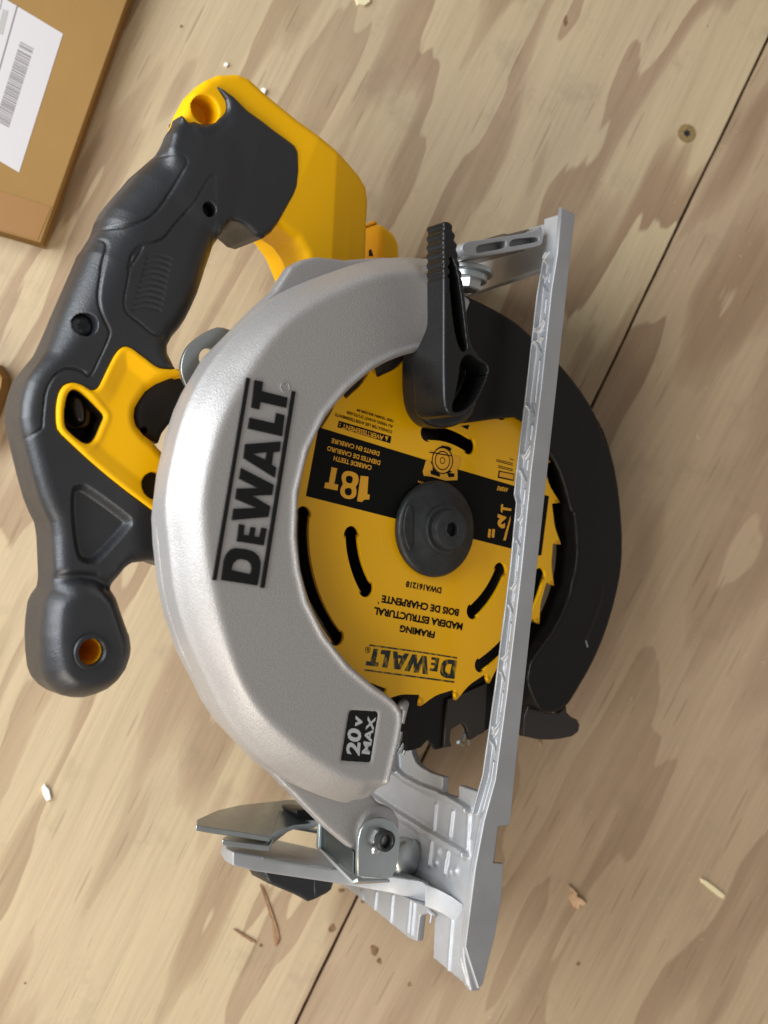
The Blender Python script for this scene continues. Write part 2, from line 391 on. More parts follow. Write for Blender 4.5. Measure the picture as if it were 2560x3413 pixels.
ang=math.atan2(sd_[1],sd_[0])-math.pi/2
M['woodA']=wood_mat('plywood_left',-ang,(0.31,0.12,0),dk(srgb(214,191,153),0.72),dk(srgb(166,136,105),0.72),12,0.16,8.5)
M['woodB']=wood_mat('plywood_right',-ang+0.05,(1.71,0.43,0),dk(srgb(198,172,139),0.72),dk(srgb(162,133,104),0.72),9,0.2,8.0)
M['woodedge']=mat('plywood_edge',srgb(120,92,60),0.8,0)
ctr=(sa+sb)/2
subf=box('floor',(-1500,-1500,-30),(1500,1500,-18.5),mat('subfloor',srgb(70,55,40),0.9,0),None); tag(subf,kind='structure')
def sheet(side,z1,matl):
    # ragged long edge along the seam, straight elsewhere
    t=np.linspace(-1400,1400,700); rg=np.random.RandomState(3 if side>0 else 5)
    e=np.convolve(rg.randn(700),np.ones(9)/9,'same')*0.35+0.95
    edge=[ctr+sd_*tt+sp_*side*ee for tt,ee in zip(t,e)]
    far=[ctr+sd_*1400+sp_*side*1300,ctr-sd_*1400+sp_*side*1300]
    o=plate('plywood_sheet',[np.array(edge+far)],-18,z1,matl,subf,bev=0.25,res=1); return o
sheet(-1,0.0,M['woodA']); sheet(1,-0.9,M['woodB'])
# floor screw heads driven flush
M['brass']=mat('worn_screw_zinc',dk(srgb(150,124,78)),0.7,0.0,bump=0.3,var=0.25,vscale=400)
def floor_screw(k,x,y,r,z):
    c=W(k,x,y,z)
    o=lathe('screw_head',[(0.01,z+0.25),(r*0.55,z+0.30),(r,z+0.25),(r+0.15,z-1.5)],M['brass'],subf,c,28)
    star=[(c[0]+(r*0.5 if i%2 else r*0.26)*math.cos(i*math.pi/6),c[1]+(r*0.5 if i%2 else r*0.26)*math.sin(i*math.pi/6)) for i in range(12)]
    s=plate('drive_recess',[np.array(star)],z+0.28,z+0.34,M['dark'],o); return o
floor_screw('K',1087,756,5.3,-0.9+0.9)
# nail holes and dents
def knot(k,x,y,a,b,z,matl,name='knot'):
    c=W(k,x,y,z); pts=[(c[0]+a*math.cos(t)*(1+.2*math.sin(3*t+x)),c[1]+b*math.sin(t)*(1+.2*math.cos(2*t+y))) for t in np.linspace(0,2*math.pi,22,endpoint=False)]
    return plate(name,[np.array(pts)],z+0.01,z+0.07,matl,subf)
M['knot']=mat('knot_wood',srgb(120,90,58),0.7,0,var=0.4,vscale=300)
for a in [('K',400,118,1.2,3.2,0),('J',95,1735,2.2,3.4,-0.9),('J',130,1805,1.4,1.8,-0.9),('I',1015,985,2.0,2.4,0),('I',1075,735,1.8,1.4,0),('J',330,1960,1.1,1.6,-0.9),('J',1455,1822,1.2,1.3,-0.9),('f',1,1,0.1,0.1,0)][:-1]:
    knot(*a,M['knot'])
# ------------------------------------------------------------------ cardboard box
BH=15.0
M['card']=mat('cardboard',dk(srgb(160,124,72)),0.8,0,bump=0.2,bscale=300,var=0.08,vscale=14,spec=0.2)
M['tape']=mat('packing_tape',dk(srgb(156,110,52)),0.45,0,bump=0.08,bscale=60,spec=0.4)
bx=bpy.data.objects.new('cardboard_box',None); COL.objects.link(bx)
tag(bx,'brown cardboard box with white barcode shipping label, at the top left corner beside the saw','box')
c0=np.array(W('A',175,1050,BH)); cR=np.array(W('A',548,0,BH)); cB=np.array(W('A',0,1000,BH))
e1=(cR-c0)/np.linalg.norm(cR-c0); e2=(cB-c0)/np.linalg.norm(cB-c0)
bx.location=(c0[0]/1000,c0[1]/1000,0)
def bxl(V): V=np.asarray(V,float).copy(); V[:,0]-=c0[0]; V[:,1]-=c0[1]; return V
poly=np.array([c0,c0+e1*330,c0+e1*330+e2*260,c0+e2*260])
plate('carton',[poly],0.05,BH,M['card'],bx,bev=0.6,xf=bxl)
tp=np.array([c0+e1*1+e2*2,c0+e1*20+e2*1,c0+e1*26+e2*258,c0+e1*1+e2*258])
plate('packing_tape',[tp],BH+0.05,BH+0.25,M['tape'],bx,xf=bxl)
plate('carton_seam',[np.array([c0+e1*-0.2+e2*1,c0+e1*326+e2*-.6,c0+e1*326-e2*0.9,c0-e1*0.2-e2*0.9])],BH*0.45,BH*0.5,M['tape'],bx,xf=bxl)
M['label']=mat('white_label',dk(srgb(208,201,200)),0.5,0)
M['ink']=mat('label_ink',srgb(120,112,110),0.6,0)
M['inkl']=mat('label_ink_grey',srgb(158,154,150),0.6,0)
N2=lambda x,y:W('n',x/3.6867,y/3.6867,BH)
l1=np.array(N2(775,415)); l2=np.array(N2(235,2120)); l0=np.array(N2(85,0)); l0=l0+(l0-l1)*0.9; l3=l2+(l0-l1)
lab=plate('shipping_label',[np.array([l1,l2,l3,l0])],BH+0.05,BH+0.18,M['label'],bx,xf=bxl)
ba=np.array(N2(250,510)); bb=np.array(N2(415,600)); bc=np.array(N2(-55,1480)); bd_=bc-ba
t=0.0; rr=random.Random(4); bars=[]
while t<0.99:
    w_=rr.choice([0.006,0.009,0.014,0.02]); g_=rr.choice([0.005,0.007,0.011])
    if 0.06<t<0.075: t+=0.02
    bars.append((t,min(t+w_,1))); t+=w_+g_
bm_v=[];bm_f=[]
for (t0,t1) in bars:
    q=[ba+bd_*t0,bb+bd_*t0,bb+bd_*t1,ba+bd_*t1]; i=len(bm_v); bm_v+= [(x-c0[0],y-c0[1],BH+0.24) for x,y in q]; bm_f.append((i,i+1,i+2,i+3))
o=mesh('barcode',bm_v,bm_f,M['ink'],lab,smooth=False)
def strip(p,q,wd,matl,name):
    p=np.array(p);q=np.array(q); d_=(q-p)/np.linalg.norm(q-p); n_=np.array([-d_[1],d_[0]])*wd/2
    return plate(name,[np.array([p+n_,q+n_,q-n_,p-n_])],BH+0.2,BH+0.26,matl,lab,xf=bxl)
strip(N2(218,60),N2(-20,900),0.8,M['ink'],'printed_rule'); strip(N2(28,-20),N2(0,120),0.5,M['ink'],'printed_rule')
for p,q,wd in [((70,125),(0,420),3.0)]: strip(N2(*p),N2(*q),wd,M['inkl'],'printed_text')
# ------------------------------------------------------------------ debris on the floor
M['chip']=mat('wood_chip',srgb(206,168,132),0.7,0,var=0.2,vscale=200)
M['chip2']=mat('pale_sliver',srgb(226,212,170),0.7,0)
M['twig']=mat('brown_sliver',srgb(140,106,76),0.75,0,var=0.2,vscale=300)
M['foam']=mat('white_crumb',srgb(240,238,230),0.6,0)
def solid(name,k,pts,z,th,matl,label,cat,group=None,warp=0.6):
    c=WL(k,pts,z); V=[];Fc=[];n=len(c); cx=np.mean([q[0] for q in c]); cy=np.mean([q[1] for q in c])
    rg=random.Random(int(pts[0][0]))
    for zz,sc in((z,1.0),(z+th,0.86)):
        for x,y in c: V.append(((x-cx)*sc,(y-cy)*sc,zz+(rg.random()*warp if zz>z else 0)))
    V.append((0,0,z+th+warp*0.5))
    for i in range(n): j=(i+1)%n; Fc.append((i,j,n+j,n+i)); Fc.append((n+i,n+j,2*n))
    Fc.append(tuple(range(n))[::-1])
    o=mesh(name,V,Fc,matl,None,smooth=False); o.location=(cx/1000,cy/1000,0); tag(o,label,cat,group); return o
solid('wood_chip','J',[(1385,1290),(1420,1320),(1440,1345),(1425,1362),(1475,1385),(1510,1420),(1490,1438),(1462,1428),(1455,1462),(1420,1440),(1392,1375),(1410,1340)],-0.9,1.6,M['chip'],'curled pinkish wood chip right of the metal shoe\'s lower end','wood chip')
solid('wood_sliver','L',[(935,1542),(955,1548),(1000,1580),(1055,1625),(1050,1642),(1025,1632),(985,1600),(940,1562)],-0.9,0.9,M['chip2'],'pale straight wood sliver near the lower right corner','sliver')
solid('wood_splinter','I',[(352,990),(372,988),(440,1030),(508,1072),(506,1085),(480,1076),(420,1040)],0,0.9,M['twig'],'short brown splinter near the lower left, left of the long one','splinter')
solid('wood_splinter','I',[(530,690),(552,690),(590,800),(625,900),(655,990),(672,1070),(650,1110),(630,1105),(655,1070),(628,960),(600,900),(560,790)],0,0.5,M['twig'],'long thin brown splinter lying below the small black knob of the metal shoe','splinter')
solid('white_crumb','M',[(232,535),(250,518),(275,545),(288,600),(262,615),(238,575)],0,1.8,M['foam'],'white crumb on the plywood at the lower left, below the front knob','crumb')
solid('white_crumb','H',[(605,175),(625,155),(645,165),(632,200),(612,198)],0,1.6,M['foam'],'white crumb beside the yellow battery foot','crumb')
solid('white_crumb','H',[(408,22),(422,15),(434,28),(424,42),(410,38)],0,1.2,M['foam'],'tiny white crumb above the yellow battery foot','crumb')
solid('pale_chip','n',[(1180,-10),(1232,-10),(1236,8),(1215,24),(1190,20)],0,1.5,M['chip2'],'pale yellow wood chip cut by the top edge of the picture','wood chip')
solid('cardboard_scrap','n',[(-60,1205),(8,1218),(36,1262),(34,1300),(-10,1420),(-60,1500)],0,16,M['card'],'cardboard scrap at the left edge of the picture, beside the handle','cardboard',warp=3)
solid('dark_crumb','J',[(1190,330),(1200,345),(1206,372),(1194,372)],-0.9,0.8,M['chip'],'small tan crumb just below the black guard hook','crumb')
# sawdust: uncountable pale fibres and dark grit
V=[];Fc=[];rg=random.Random(11)
for i in range(2600):
    x=rg.uniform(-330,460); y=rg.uniform(-420,380); pos=np.array([x,y]); side=(pos-ctr)@sp_
    if abs(side)<1.5: continue
    z=0.02 if side<0 else -0.88
    L_=rg.uniform(0.4,2.4) if rg.random()<0.25 else rg.uniform(0.2,0.5); wd=rg.uniform(0.10,0.28); a=rg.uniform(0,math.pi); i0=len(V)
    if side<0 and rg.random()<0.55: continue
    u_=(math.cos(a)*L_/2,math.sin(a)*L_/2); n_=(-math.sin(a)*wd/2,math.cos(a)*wd/2)
    for s1,s2 in((-1,-1),(1,-1),(1,1),(-1,1)): V.append((x+s1*u_[0]+s2*n_[0],y+s1*u_[1]+s2*n_[1],z))
    V.append((x,y,z+wd)); 
    for q in range(4): Fc.append((i0+q,i0+(q+1)%4,i0+4))
tag(mesh('sawdust',V,Fc,mat('sawdust_fibres',srgb(222,200,160),0.8,0,var=0.35,vscale=90),None,smooth=False),'scattered sawdust fibres and grit on the plywood','sawdust',kind='stuff')
# ================================================================== circular saw
saw=bpy.data.objects.new('circular_saw',None); COL.objects.link(saw); saw.matrix_world=ROOT
tag(saw,'yellow, black and silver cordless circular saw without battery lying on its side on the plywood','circular saw')
A_=lambda k,L_,z:PL(k,L_,z)
# ---------------- blade
BC=(0.8,-1.2); R0=82.6
blade_out=[]
NT=24; ph=math.radians(-95.3+0.0)
for i in range(NT):
    a=ph+i*2*math.pi/NT
    for t,r in ((0,R0+0.2),(0.10,R0-0.8),(0.24,R0-2.5),(0.40,R0-4.0),(0.55,R0-4.7),(0.8,R0-5.0),(0.965,R0-5.1),(1.0,R0-4.6),(1.0,R0-4.0),(0.985,R0-2.0)):
        aa=a+(t-0.0)*2*math.pi/NT+ (0.0)
        blade_out.append((BC[0]+r*math.cos(aa),BC[1]+r*math.sin(aa)))
def arcslot(r0,a0,a1,w_,end):
    pts=[];n=14; L_=np.linspace(a0,a1,n)
    for a in L_: pts.append(((r0+w_)*math.cos(a),(r0+w_)*math.sin(a)))
    pts=[(BC[0]+(r0+w_)*math.cos(a),BC[1]+(r0+w_)*math.sin(a)) for a in L_]
    c=(BC[0]+r0*math.cos(a1),BC[1]+r0*math.sin(a1)); pts+=[(c[0]+end*math.cos(t),c[1]+end*math.sin(t)) for t in np.linspace(a1-0.35,a1+math.pi+0.35,12)]
    pts+=[(BC[0]+(r0-w_)*math.cos(a),BC[1]+(r0-w_)*math.sin(a)) for a in L_[::-1]]
    c=(BC[0]+r0*math.cos(a0),BC[1]+r0*math.sin(a0)); pts+=[(c[0]+end*math.cos(t),c[1]+end*math.sin(t)) for t in np.linspace(a0+math.pi-0.35,a0+2*math.pi+0.35,12)]
    return pts
D=math.radians
slots=[]
for q in (0,120,240):
    slots.append(arcslot(46.3,D(-178+q),D(-146+q),3.4,4.2))
    slots.append(arcslot(72.0,D(174+q),D(221+q),3.1,3.9))
blade=plate('saw_blade',[blade_out]+slots,-2.0,0.0,M['bladeyellow'],saw,bev=0.12,res=1)
# carbide tips
tipm=mat('carbide_tip',srgb(214,156,14),0.35,0.2)
tp=plate('carbide_tip',[np.array([(R0-3.6,-0.1),(R0+0.25,-0.25),(R0-0.75,1.9),(R0-3.2,1.2)])],-2.2,0.12,tipm,None)
tpm=tp.data; bpy.data.objects.remove(tp)
for i in range(NT):
    o=link('carbide_tip',tpm,blade); a=ph+i*2*math.pi/NT; o.location=(BC[0]/1000,BC[1]/1000,0); o.rotation_euler=(0,0,a)
# printed band and lettering on the blade
ZP=0.06
band=PL('E',[(215,440),(165,765),(560,865)],0)+[P('E',945,965),P('c',1092,2035),P('c',1122,2030),P('c',1215,1305),P('c',1170,1292),P('E',860,640),P('E',705,595)]
bcen=np.array(BC)
def clipc(p,r=79.0):
    v=np.array(p)-bcen; L_=np.linalg.norm(v); return tuple(bcen+v*min(1,r/L_))
flat('printed_band',[clipc(p) for p in band],ZP,M['print'],blade)
T=lambda s,k,b0,b1,t0,mt='print',z=ZP,bold=0.025: text_fit('printed_text',s,k,b0,b1,t0,z,M[mt],blade,bold,0.05)
def T2(s,k,b0,b1,t0,mt,bold,z=ZP+.04): return text_fit('printed_text',s,k,b0,b1,t0,z,M[mt],blade,bold,0.05)
for nm_,lp in (('1',[[(668,790),(740,798),(730,958),(752,965),(747,1010),(710,1008),(688,1020),(682,1032),(636,1024)]]),
  ('8',[[(515,752),(560,745),(610,758),(645,785),(650,830),(640,870),(620,890),(632,930),(625,975),(595,1003),(545,1005),(500,985),(478,945),(485,900),(508,865),(495,835),(492,790)],[(545,790),(580,790),(598,810),(592,850),(570,862),(545,855),(530,835),(532,805)],[(535,905),(570,900),(588,920),(585,960),(560,975),(530,965),(520,940),(522,915)]]),
  ('T',[[(400,710),(452,722),(425,865),(462,872),(455,926),(333,902),(342,850),(375,856)]])):
    plate('printed_numeral',[ (chaikin(PL('a',l_),1) if nm_=='8' else np.array(PL('a',l_))) for l_ in lp],ZP+.03,ZP+.08,M['printyellow'],blade)
T2('CARBIDE TEETH','a',(775,697),(425,605),(766,740),'printyellow',0.03)
T2('DIENTES DE CARBURO','a',(853,652),(365,513),(845,694),'printyellow',0.03)
T2('DENTS EN CARBURE','a',(846,568),(405,443),(838,609),'printyellow',0.03)
flat('warning_panel',[P('a',x,y) for x,y in[(468,283),(952,428),(942,492),(455,343)]],ZP,M['print'],blade)
T2('AVERTISSEMENT :','a',(884,421),(478,301),(876,466),'printyellow',0.035)
flat('warning_triangle',[P('a',x,y) for x,y in[(925,430),(893,424),(905,474)]],ZP+.09,M['printyellow'],blade)
T2('CONSULTER LES AVERTISSEMENTS','a',(962,376),(438,212),(956,402),'print',0.02)
T2("AU VERSO AVANT D'UTILISER",'a',(969,326),(540,190),(964,352),'print',0.02)
T2('7000 TR/MIN MAXIMUM','a',(975,276),(638,172),(970,300),'print',0.02)
T2('DWA161218','b',(904,193),(513,120),(894,262),'print',0.035)
T2('BOIS DE CHARPENTE','b',(1097,433),(247,275),(1085,513),'print',0.04)
T2('MADERA ESTRUCTURAL','b',(1139,588),(160,405),(1127,668),'print',0.04)
T2('FRAMING','b',(831,680),(446,605),(820,756),'print',0.04)
flat('printed_accent',[P('b',x,y) for x,y in[(196,352),(206,350),(208,376),(200,380)]],ZP,M['print'],blade)
# right hand side of the band: 6-1/2"
T2('2','c',(690,1560),(588,1522),(672,1712),'printyellow',0.07)
flat('printed_slash',[P('c',x,y) for x,y in[(652,1845),(682,1850),(740,1610),(742,1540)]],ZP+.05,M['printyellow'],blade)
for q_ in ([(628,1402),(652,1406),(640,1510),(622,1490)],[(648,1440),(752,1458),(750,1486),(646,1472)]): flat('printed_numeral',[P('c',x,y) for x,y in q_],ZP+.05,M['printyellow'],blade)
for dx in (0,48): flat('inch_mark',[P('c',x+dx,y) for x,y in[(472,1706),(503,1712),(492,1818),(461,1808)]],ZP+.05,M['printyellow'],blade)
T2('ARBRE','c',(718,1205),(585,1180),(705,1255),'printyellow',0.03)
flat('warning_panel',[P('c',x,y) for x,y in[(598,988),(790,1030),(780,1120),(585,1078)]],ZP,M['print'],blade)
flat('warning_panel_inset',[P('c',x,y) for x,y in[(612,1005),(780,1040),(772,1100),(604,1062)]],ZP+.05,M['printyellow'],blade)
for (x0,y0,x1,y1) in[(568,850,770,900),(568,868,770,922),(590,925,770,970),(590,945,770,990),(730,840,780,856)]:
    flat('fine_print',[P('c',x,y) for x,y in[(x0,y0),(x1,y1),(x1,y1+9),(x0,y0+9)]],ZP,M['print'],blade)
flat('fine_print',[P('a',x,y) for x,y in[(1140,70),(1168,75),(1168,82),(1140,77)]],ZP,M['print'],blade)
flat('fine_print',[P('a',x,y) for x,y in[(1145,92),(1166,96),(1166,103),(1145,99)]],ZP,M['print'],blade)
T2('RPM','a',(1255,850),(1200,832),(1252,868),'printyellow',0.03)
flat('fine_print',[P('d',x,y) for x,y in[(475,1965),(548,1955),(535,1995),(520,1990)]],ZP,M['print'],blade)
# plain saw emblem
ec=np.array(P('a',1420,650)); 
def circ(c,r,n=32,a0=0,a1=2*math.pi): return [(c[0]+r*math.cos(t),c[1]+r*math.sin(t)) for t in np.linspace(a0,a1,n,endpoint=(a1-a0)<6.2)]
em=lambda nm,pts,z,mt: flat(nm,pts,z,M[mt],blade)
em('emblem_base',[P('a',x,y) for x,y in[(1270,650),(1300,640),(1330,700),(1330,760),(1420,770),(1500,760),(1560,700),(1560,830),(1450,835),(1330,800),(1250,790),(1240,750)]],ZP+.09,'printyellow')
em('emblem_motor',[P('a',x,y) for x,y in[(1490,590),(1590,620),(1580,690),(1540,760),(1480,740)]],ZP+.14,'printyellow')
em('emblem_disc',circ(ec,6.4),ZP+.20,'printyellow')
for r0_,r1_ in ((6.4,5.9),(4.6,4.1),(1.6,1.2)):
    plate('emblem_ring',[circ(ec,r0_),circ(ec,r1_)],ZP+.22,ZP+.27,M['print'],blade)
em('emblem_handle',[P('a',x,y) for x,y in[(1340,575),(1370,540),(1420,512),(1480,522),(1505,545),(1495,562),(1440,540),(1390,560),(1360,590)]],ZP+.15,'print')
em('emblem_plate',[P('a',x,y) for x,y in[(1300,568),(1500,602),(1500,612),(1300,578)]],ZP+.30,'print')
em('emblem_shadow',[P('a',x,y) for x,y in[(1310,740),(1350,745),(1400,775),(1395,800),(1315,775)]],ZP+.16,'print')
em('emblem_shadow',[P('a',x,y) for x,y in[(1460,760),(1530,770),(1530,800),(1480,805)]],ZP+.16,'print')
# the maker's lettering, one outline per letter (traced from the guard)
LET=dict(
 D=[[(105,2030),(130,1850),(150,1795),(190,1750),(235,1733),(330,1743),(400,1763),(450,1808),(470,1870),(462,1960),(440,2080)],[(200,1935),(215,1880),(250,1843),(290,1835),(350,1850),(380,1880),(387,1920),(378,1975)]],
 E=[[(250,1672),(272,1512),(322,1522),(312,1610),(365,1618),(380,1540),(422,1545),(412,1626),(462,1632),(478,1546),(525,1552),(498,1710)]],
 W=[[(205,1478),(220,1370),(430,1362),(238,1282),(250,1185),(440,1178),(272,1095),(290,995),(590,1150),(575,1245),(395,1252),(560,1350),(540,1447)]],
 A=[[(312,905),(328,775),(655,750),(645,845),(588,850),(572,965),(613,990),(600,1084)],[(400,865),(528,850),(517,920)]],
 L=[[(352,632),(370,530),(600,583),(615,488),(690,508),(668,702)]],
 T=[[(385,438),(415,183),(492,200),(480,285),(718,345),(706,440),(468,385),(456,455)]],
 bar1=[[(25,2030),(62,2032),(373,167),(340,160)]], bar2=[[(468,2100),(505,2102),(792,290),(760,284)]])
def chf(p): 
    return chaikin(p,1) if len(p)<200 else p
guard_z=14.0
# the same lettering printed on the blade, upside down
_b0=np.array((440.,2080.)); _bu=np.array((718.,345.))-_b0; _bv=np.array((105.,2030.))-_b0; _Mi=np.linalg.inv(np.stack([_bu,_bv],1))
def bmap(x,y):
    u_,v_=_Mi@(np.array((x,y))-_b0); q0=np.array((1072.,1003.)); q1=np.array((150.,868.)); q2=np.array((1042.,1205.))
    q=q0+u_*(q1-q0)+v_*(q2-q0); return P('b',q[0],q[1],0)
for n_ in ('D','E','W','A','L','T'):
    plate('printed_letter',[np.array([bmap(x,y) for x,y in l_]) for l_ in LET[n_]],ZP,ZP+.05,M['worn'],blade)
for q_ in ([(45,1095),(45,1112),(1038,1248),(1042,1230)],[(98,838),(108,820),(640,895),(1075,965),(1072,980),(640,912)]):
    plate('printed_rule',[np.array(PL('b',q_))],ZP,ZP+.05,M['worn'],blade)
_rc=np.array(P('b',85,882)); plate('registered_mark',[circ(_rc,1.45,24),circ(_rc,1.2,24)],ZP,ZP+.05,M['print'],blade)
text_fit('registered_letter','R','b',(98,862),(72,858),(96,900),ZP,M['print'],blade,0.03,0.05)
def LRET(): return None
# ---------------- upper guard (silver)
dome=PL('D',[(1659,125),(1450,118),(1250,150),(1130,190),(900,275),(740,360),(560,505),(420,645),(300,800),(200,980),(140,1150),(95,1330),(62,1500),(46,1659)],-8)
dome+=PL('C',[(1275,500),(1305,800),(1355,1050),(1450,1330),(1580,1600)],-8)
dome+=PL('M',[(1190,130),(1300,280),(1440,410),(1659,540)],-8)
dome+=PL('G',[(350,450),(480,530),(600,580),(700,604)],-8)
outer_open=list(dome)
end=PL('G',[(752,607),(790,602),(820,575),(850,500),(866,430),(890,330),(903,250),(900,205),(872,165),(830,130)],6)
inner=PL('E',[(450,1632),(330,1530),(225,1395),(148,1240),(113,1100),(96,950),(104,750),(150,560),(230,400),(330,282),(450,182),(545,135),(640,106),(745,94)],9)
rear=[P('F',330,1020,9),P('F',420,800,5),P('F',430,600,0),P('F',300,510,-8)]
dome_poly=ccw(dome+end+inner+rear)
crease=PL('D',[(1659,200),(1450,215),(1300,255),(1130,330),(980,410),(850,500),(750,605),(670,720),(600,840),(510,990),(430,1170),(380,1350),(350,1500),(338,1659)],guard_z)+PL('Z',[(448,1200),(468,1300),(494,1400),(521,1475),(566,1542),(617,1590),(673,1634),(734,1672),(790,1692)],guard_z)
v=cell(dome_poly,4,-14,19,0.7)
sd=v.sd(resample(chaikin(dome_poly,3),1.5)); do=v.dl(spline(outer_open,4,False)); dc=v.dl(spline(crease,4,False))
flat_poly=ccw(crease+[P('G',1000,560,guard_z),P('E',900,1500,guard_z),P('E',900,600,guard_z),P('F',600,760,guard_z)])
scr=v.sd(flat_poly)
t_=np.clip(do/(do+dc+1e-6),0,1); t_=np.where((scr<0)|((dc<1.0)),1.0,t_)
prof=np.sqrt(np.clip(1-(1-t_)**2.0,0,1))*0.55+0.45*t_
zt=-6+(guard_z+6)*prof
def blur(a,k):
    for ax in (0,1):
        p_=np.pad(a,[(k,k) if i==ax else (0,0) for i in (0,1)],'edge'); c_=np.cumsum(p_,ax); c_=np.concatenate([np.zeros_like(np.take(c_,[0],ax)),c_],ax)
        a=(np.take(c_,range(2*k+1,c_.shape[ax]),ax)-np.take(c_,range(0,c_.shape[ax]-2*k-1),ax))/(2*k+1)
    return a
zt=blur(blur(zt.astype(np.float64),2),2)
din=v.dl(np.array(inner)); dend=v.dl(np.array(end[3:]+inner[:1]))
lipd=np.minimum(din,dend)
zt=zt+1.4*np.exp(-((lipd-1.7)/1.2)**2)*(scr<2)        # rolled rim round the opening
# embossing around the lettering and recessed badge
bars=[P('e',x,y,guard_z) for x,y in [(25,2030),(62,2032),(373,167),(340,160)]]
badge=[P('G',x,y,guard_z) for x,y in [(683,432),(720,208),(850,216),(815,441)]]
badge=resample(np.array(badge),2.4); sdb=v.sd(chaikin(badge,1)); zt=zt-0.7*sm(0.4,-0.4,sdb)
rg_c=np.array(P('e',692,252,guard_z)); rr_=np.hypot(v.X-rg_c[0],v.Y-rg_c[1])
body=v.ext(sd,-12,zt,1.3)
inflate('upper_guard',v,body,M['silver'],saw)
ug=[o for o in saw.children if o.name.startswith('upper_guard')][0]
def letters(mapf,z0,z1,matl,parent,names=('D','E','W','A','L','T','bar1','bar2'),bev=0.12,nm='letter'):
    for n_ in names:
        loops=[np.array([mapf(x,y) for x,y in chf_l]) for chf_l in LET[n_]]
        if n_=='D': loops=[chaikin_keep(l_) for l_ in loops]
        plate(nm if len(n_)==1 else nm+'_rule',loops,z0,z1,matl,parent,bev=bev,res=1)
def chaikin_keep(p):
    return p
letters(lambda x,y:P('e',x,y,guard_z+0.7),guard_z-0.3,guard_z+0.75,M['letter'],ug)
plate('registered_mark',[circ(rg_c,2.3,28),circ(rg_c,1.9,28)],guard_z-0.2,guard_z+0.35,M['silver'],ug,bev=0.08,res=1)
text_fit('registered_letter','R','e',(712,275),(705,222),(668,268),guard_z+0.3,M['silver'],ug,0.03,0.05)
# voltage badge
plate('badge',[chaikin(badge,1)],guard_z-0.9,guard_z-0.55,M['letter'],ug,bev=0.05,res=1)
tb=lambda s,b0,b1,t0:text_fit('badge_text',s,'G',b0,b1,t0,guard_z-0.5,M['white'],ug,0.035,0.1)
tb('20',(764,408),(773,296),(705,398)); tb('v',(774,287),(777,241),(744,282)); tb('MAX',(806,402),(833,242),(772,397))
# ---------------- flange plate behind the dome, ear and hinge arm
fl=PL('D',[(1659,122),(1450,105),(1300,115),(1200,122),(1120,110),(1020,103),(920,125),(840,170),(790,240),(740,320),(600,450),(450,605),(330,725),(200,940),(150,1050),(100,1205),(45,1450),(20,1659)],-14)
fl+=PL('C',[(1205,300),(1215,500),(1248,800),(1300,1050),(1400,1350),(1530,1600)],-14)
fl+=PL('M',[(1120,60),(1200,175),(1400,385),(1500,465),(1600,570)],-14)
fl+=PL('G',[(430,525),(500,600),(600,700),(690,775),(740,815),(770,860)],-14)
hinge=PL('G',[(800,880),(870,850),(920,780),(930,700),(895,650),(850,610),(810,560)],-14)
fl2=ccw(fl+hinge+[P('G',780,450,-14)]+PL('E',[(330,1480),(190,1240),(150,1100),(140,950),(150,750),(270,430),(450,230),(745,140)],-14)+[P('F',500,700,-14),P('F',420,540,-14)])
flc=comp(fl2,4,1.5,-16)
v=cell(flc,3,-22,-9,0.8)
F_=v.ext(v.sd(flc),-19.5,-12,1.6)
cc=np.array(P('I',1320,330,-12)); F_=smin(F_,v.ext(np.hypot(v.X-cc[0],v.Y-cc[1])-11.5,-19.5,-10.5,1.5),2.0)
inflate('guard_flange',v,F_,M['silver'],saw)
# inner wall of the guard behind the opening (dark cavity ring)
# ---------------- blade washer and bolt
WC=(0.3,-0.4)
ws=lathe('blade_washer',[(0.5,8.2),(10.5,8.2),(11.2,8.0),(12.2,7.2),(19.6,5.2),(21.3,4.6),(22.3,3.8),(22.8,2.6),(22.6,0.9),(22.0,0.1),(10,0.1)],M['washer'],saw,WC,96)
lathe('hub_step',[(0.4,10.9),(11.0,10.9),(11.5,10.5),(11.6,9.8),(11.7,7.0)],M['washer'],ws,WC,64)
bo=lathe('blade_bolt',[(3.5,8.0),(3.5,14.6),(3.9,15.1),(8.2,15.1),(8.9,14.7),(9.15,14.0),(9.2,10.0)],M['washer'],saw,(WC[0]+0.2,WC[1]),48)
hx=[(WC[0]+0.2+3.6*math.cos(t),WC[1]+3.6*math.sin(t)) for t in np.arange(6)*math.pi/3+0.3]
plate('hex_socket',[hx],9.0,12.0,M['dark'],bo)
plate('socket_rim',[circ((WC[0]+.2,WC[1]),4.2,30),hx],14.6,15.16,M['washer'],bo,bev=0.05)
fp=[P('a',x,y,5) for x,y in[(1105,1030),(1075,1100),(1052,1200),(1050,1300),(1075,1420),(1115,1500),(1135,1420),(1145,1280),(1140,1140)]]
plate('wrench_flat',[chaikin(fp,2)],4.6,6.6,M['washer'],ws,bev=0.5)
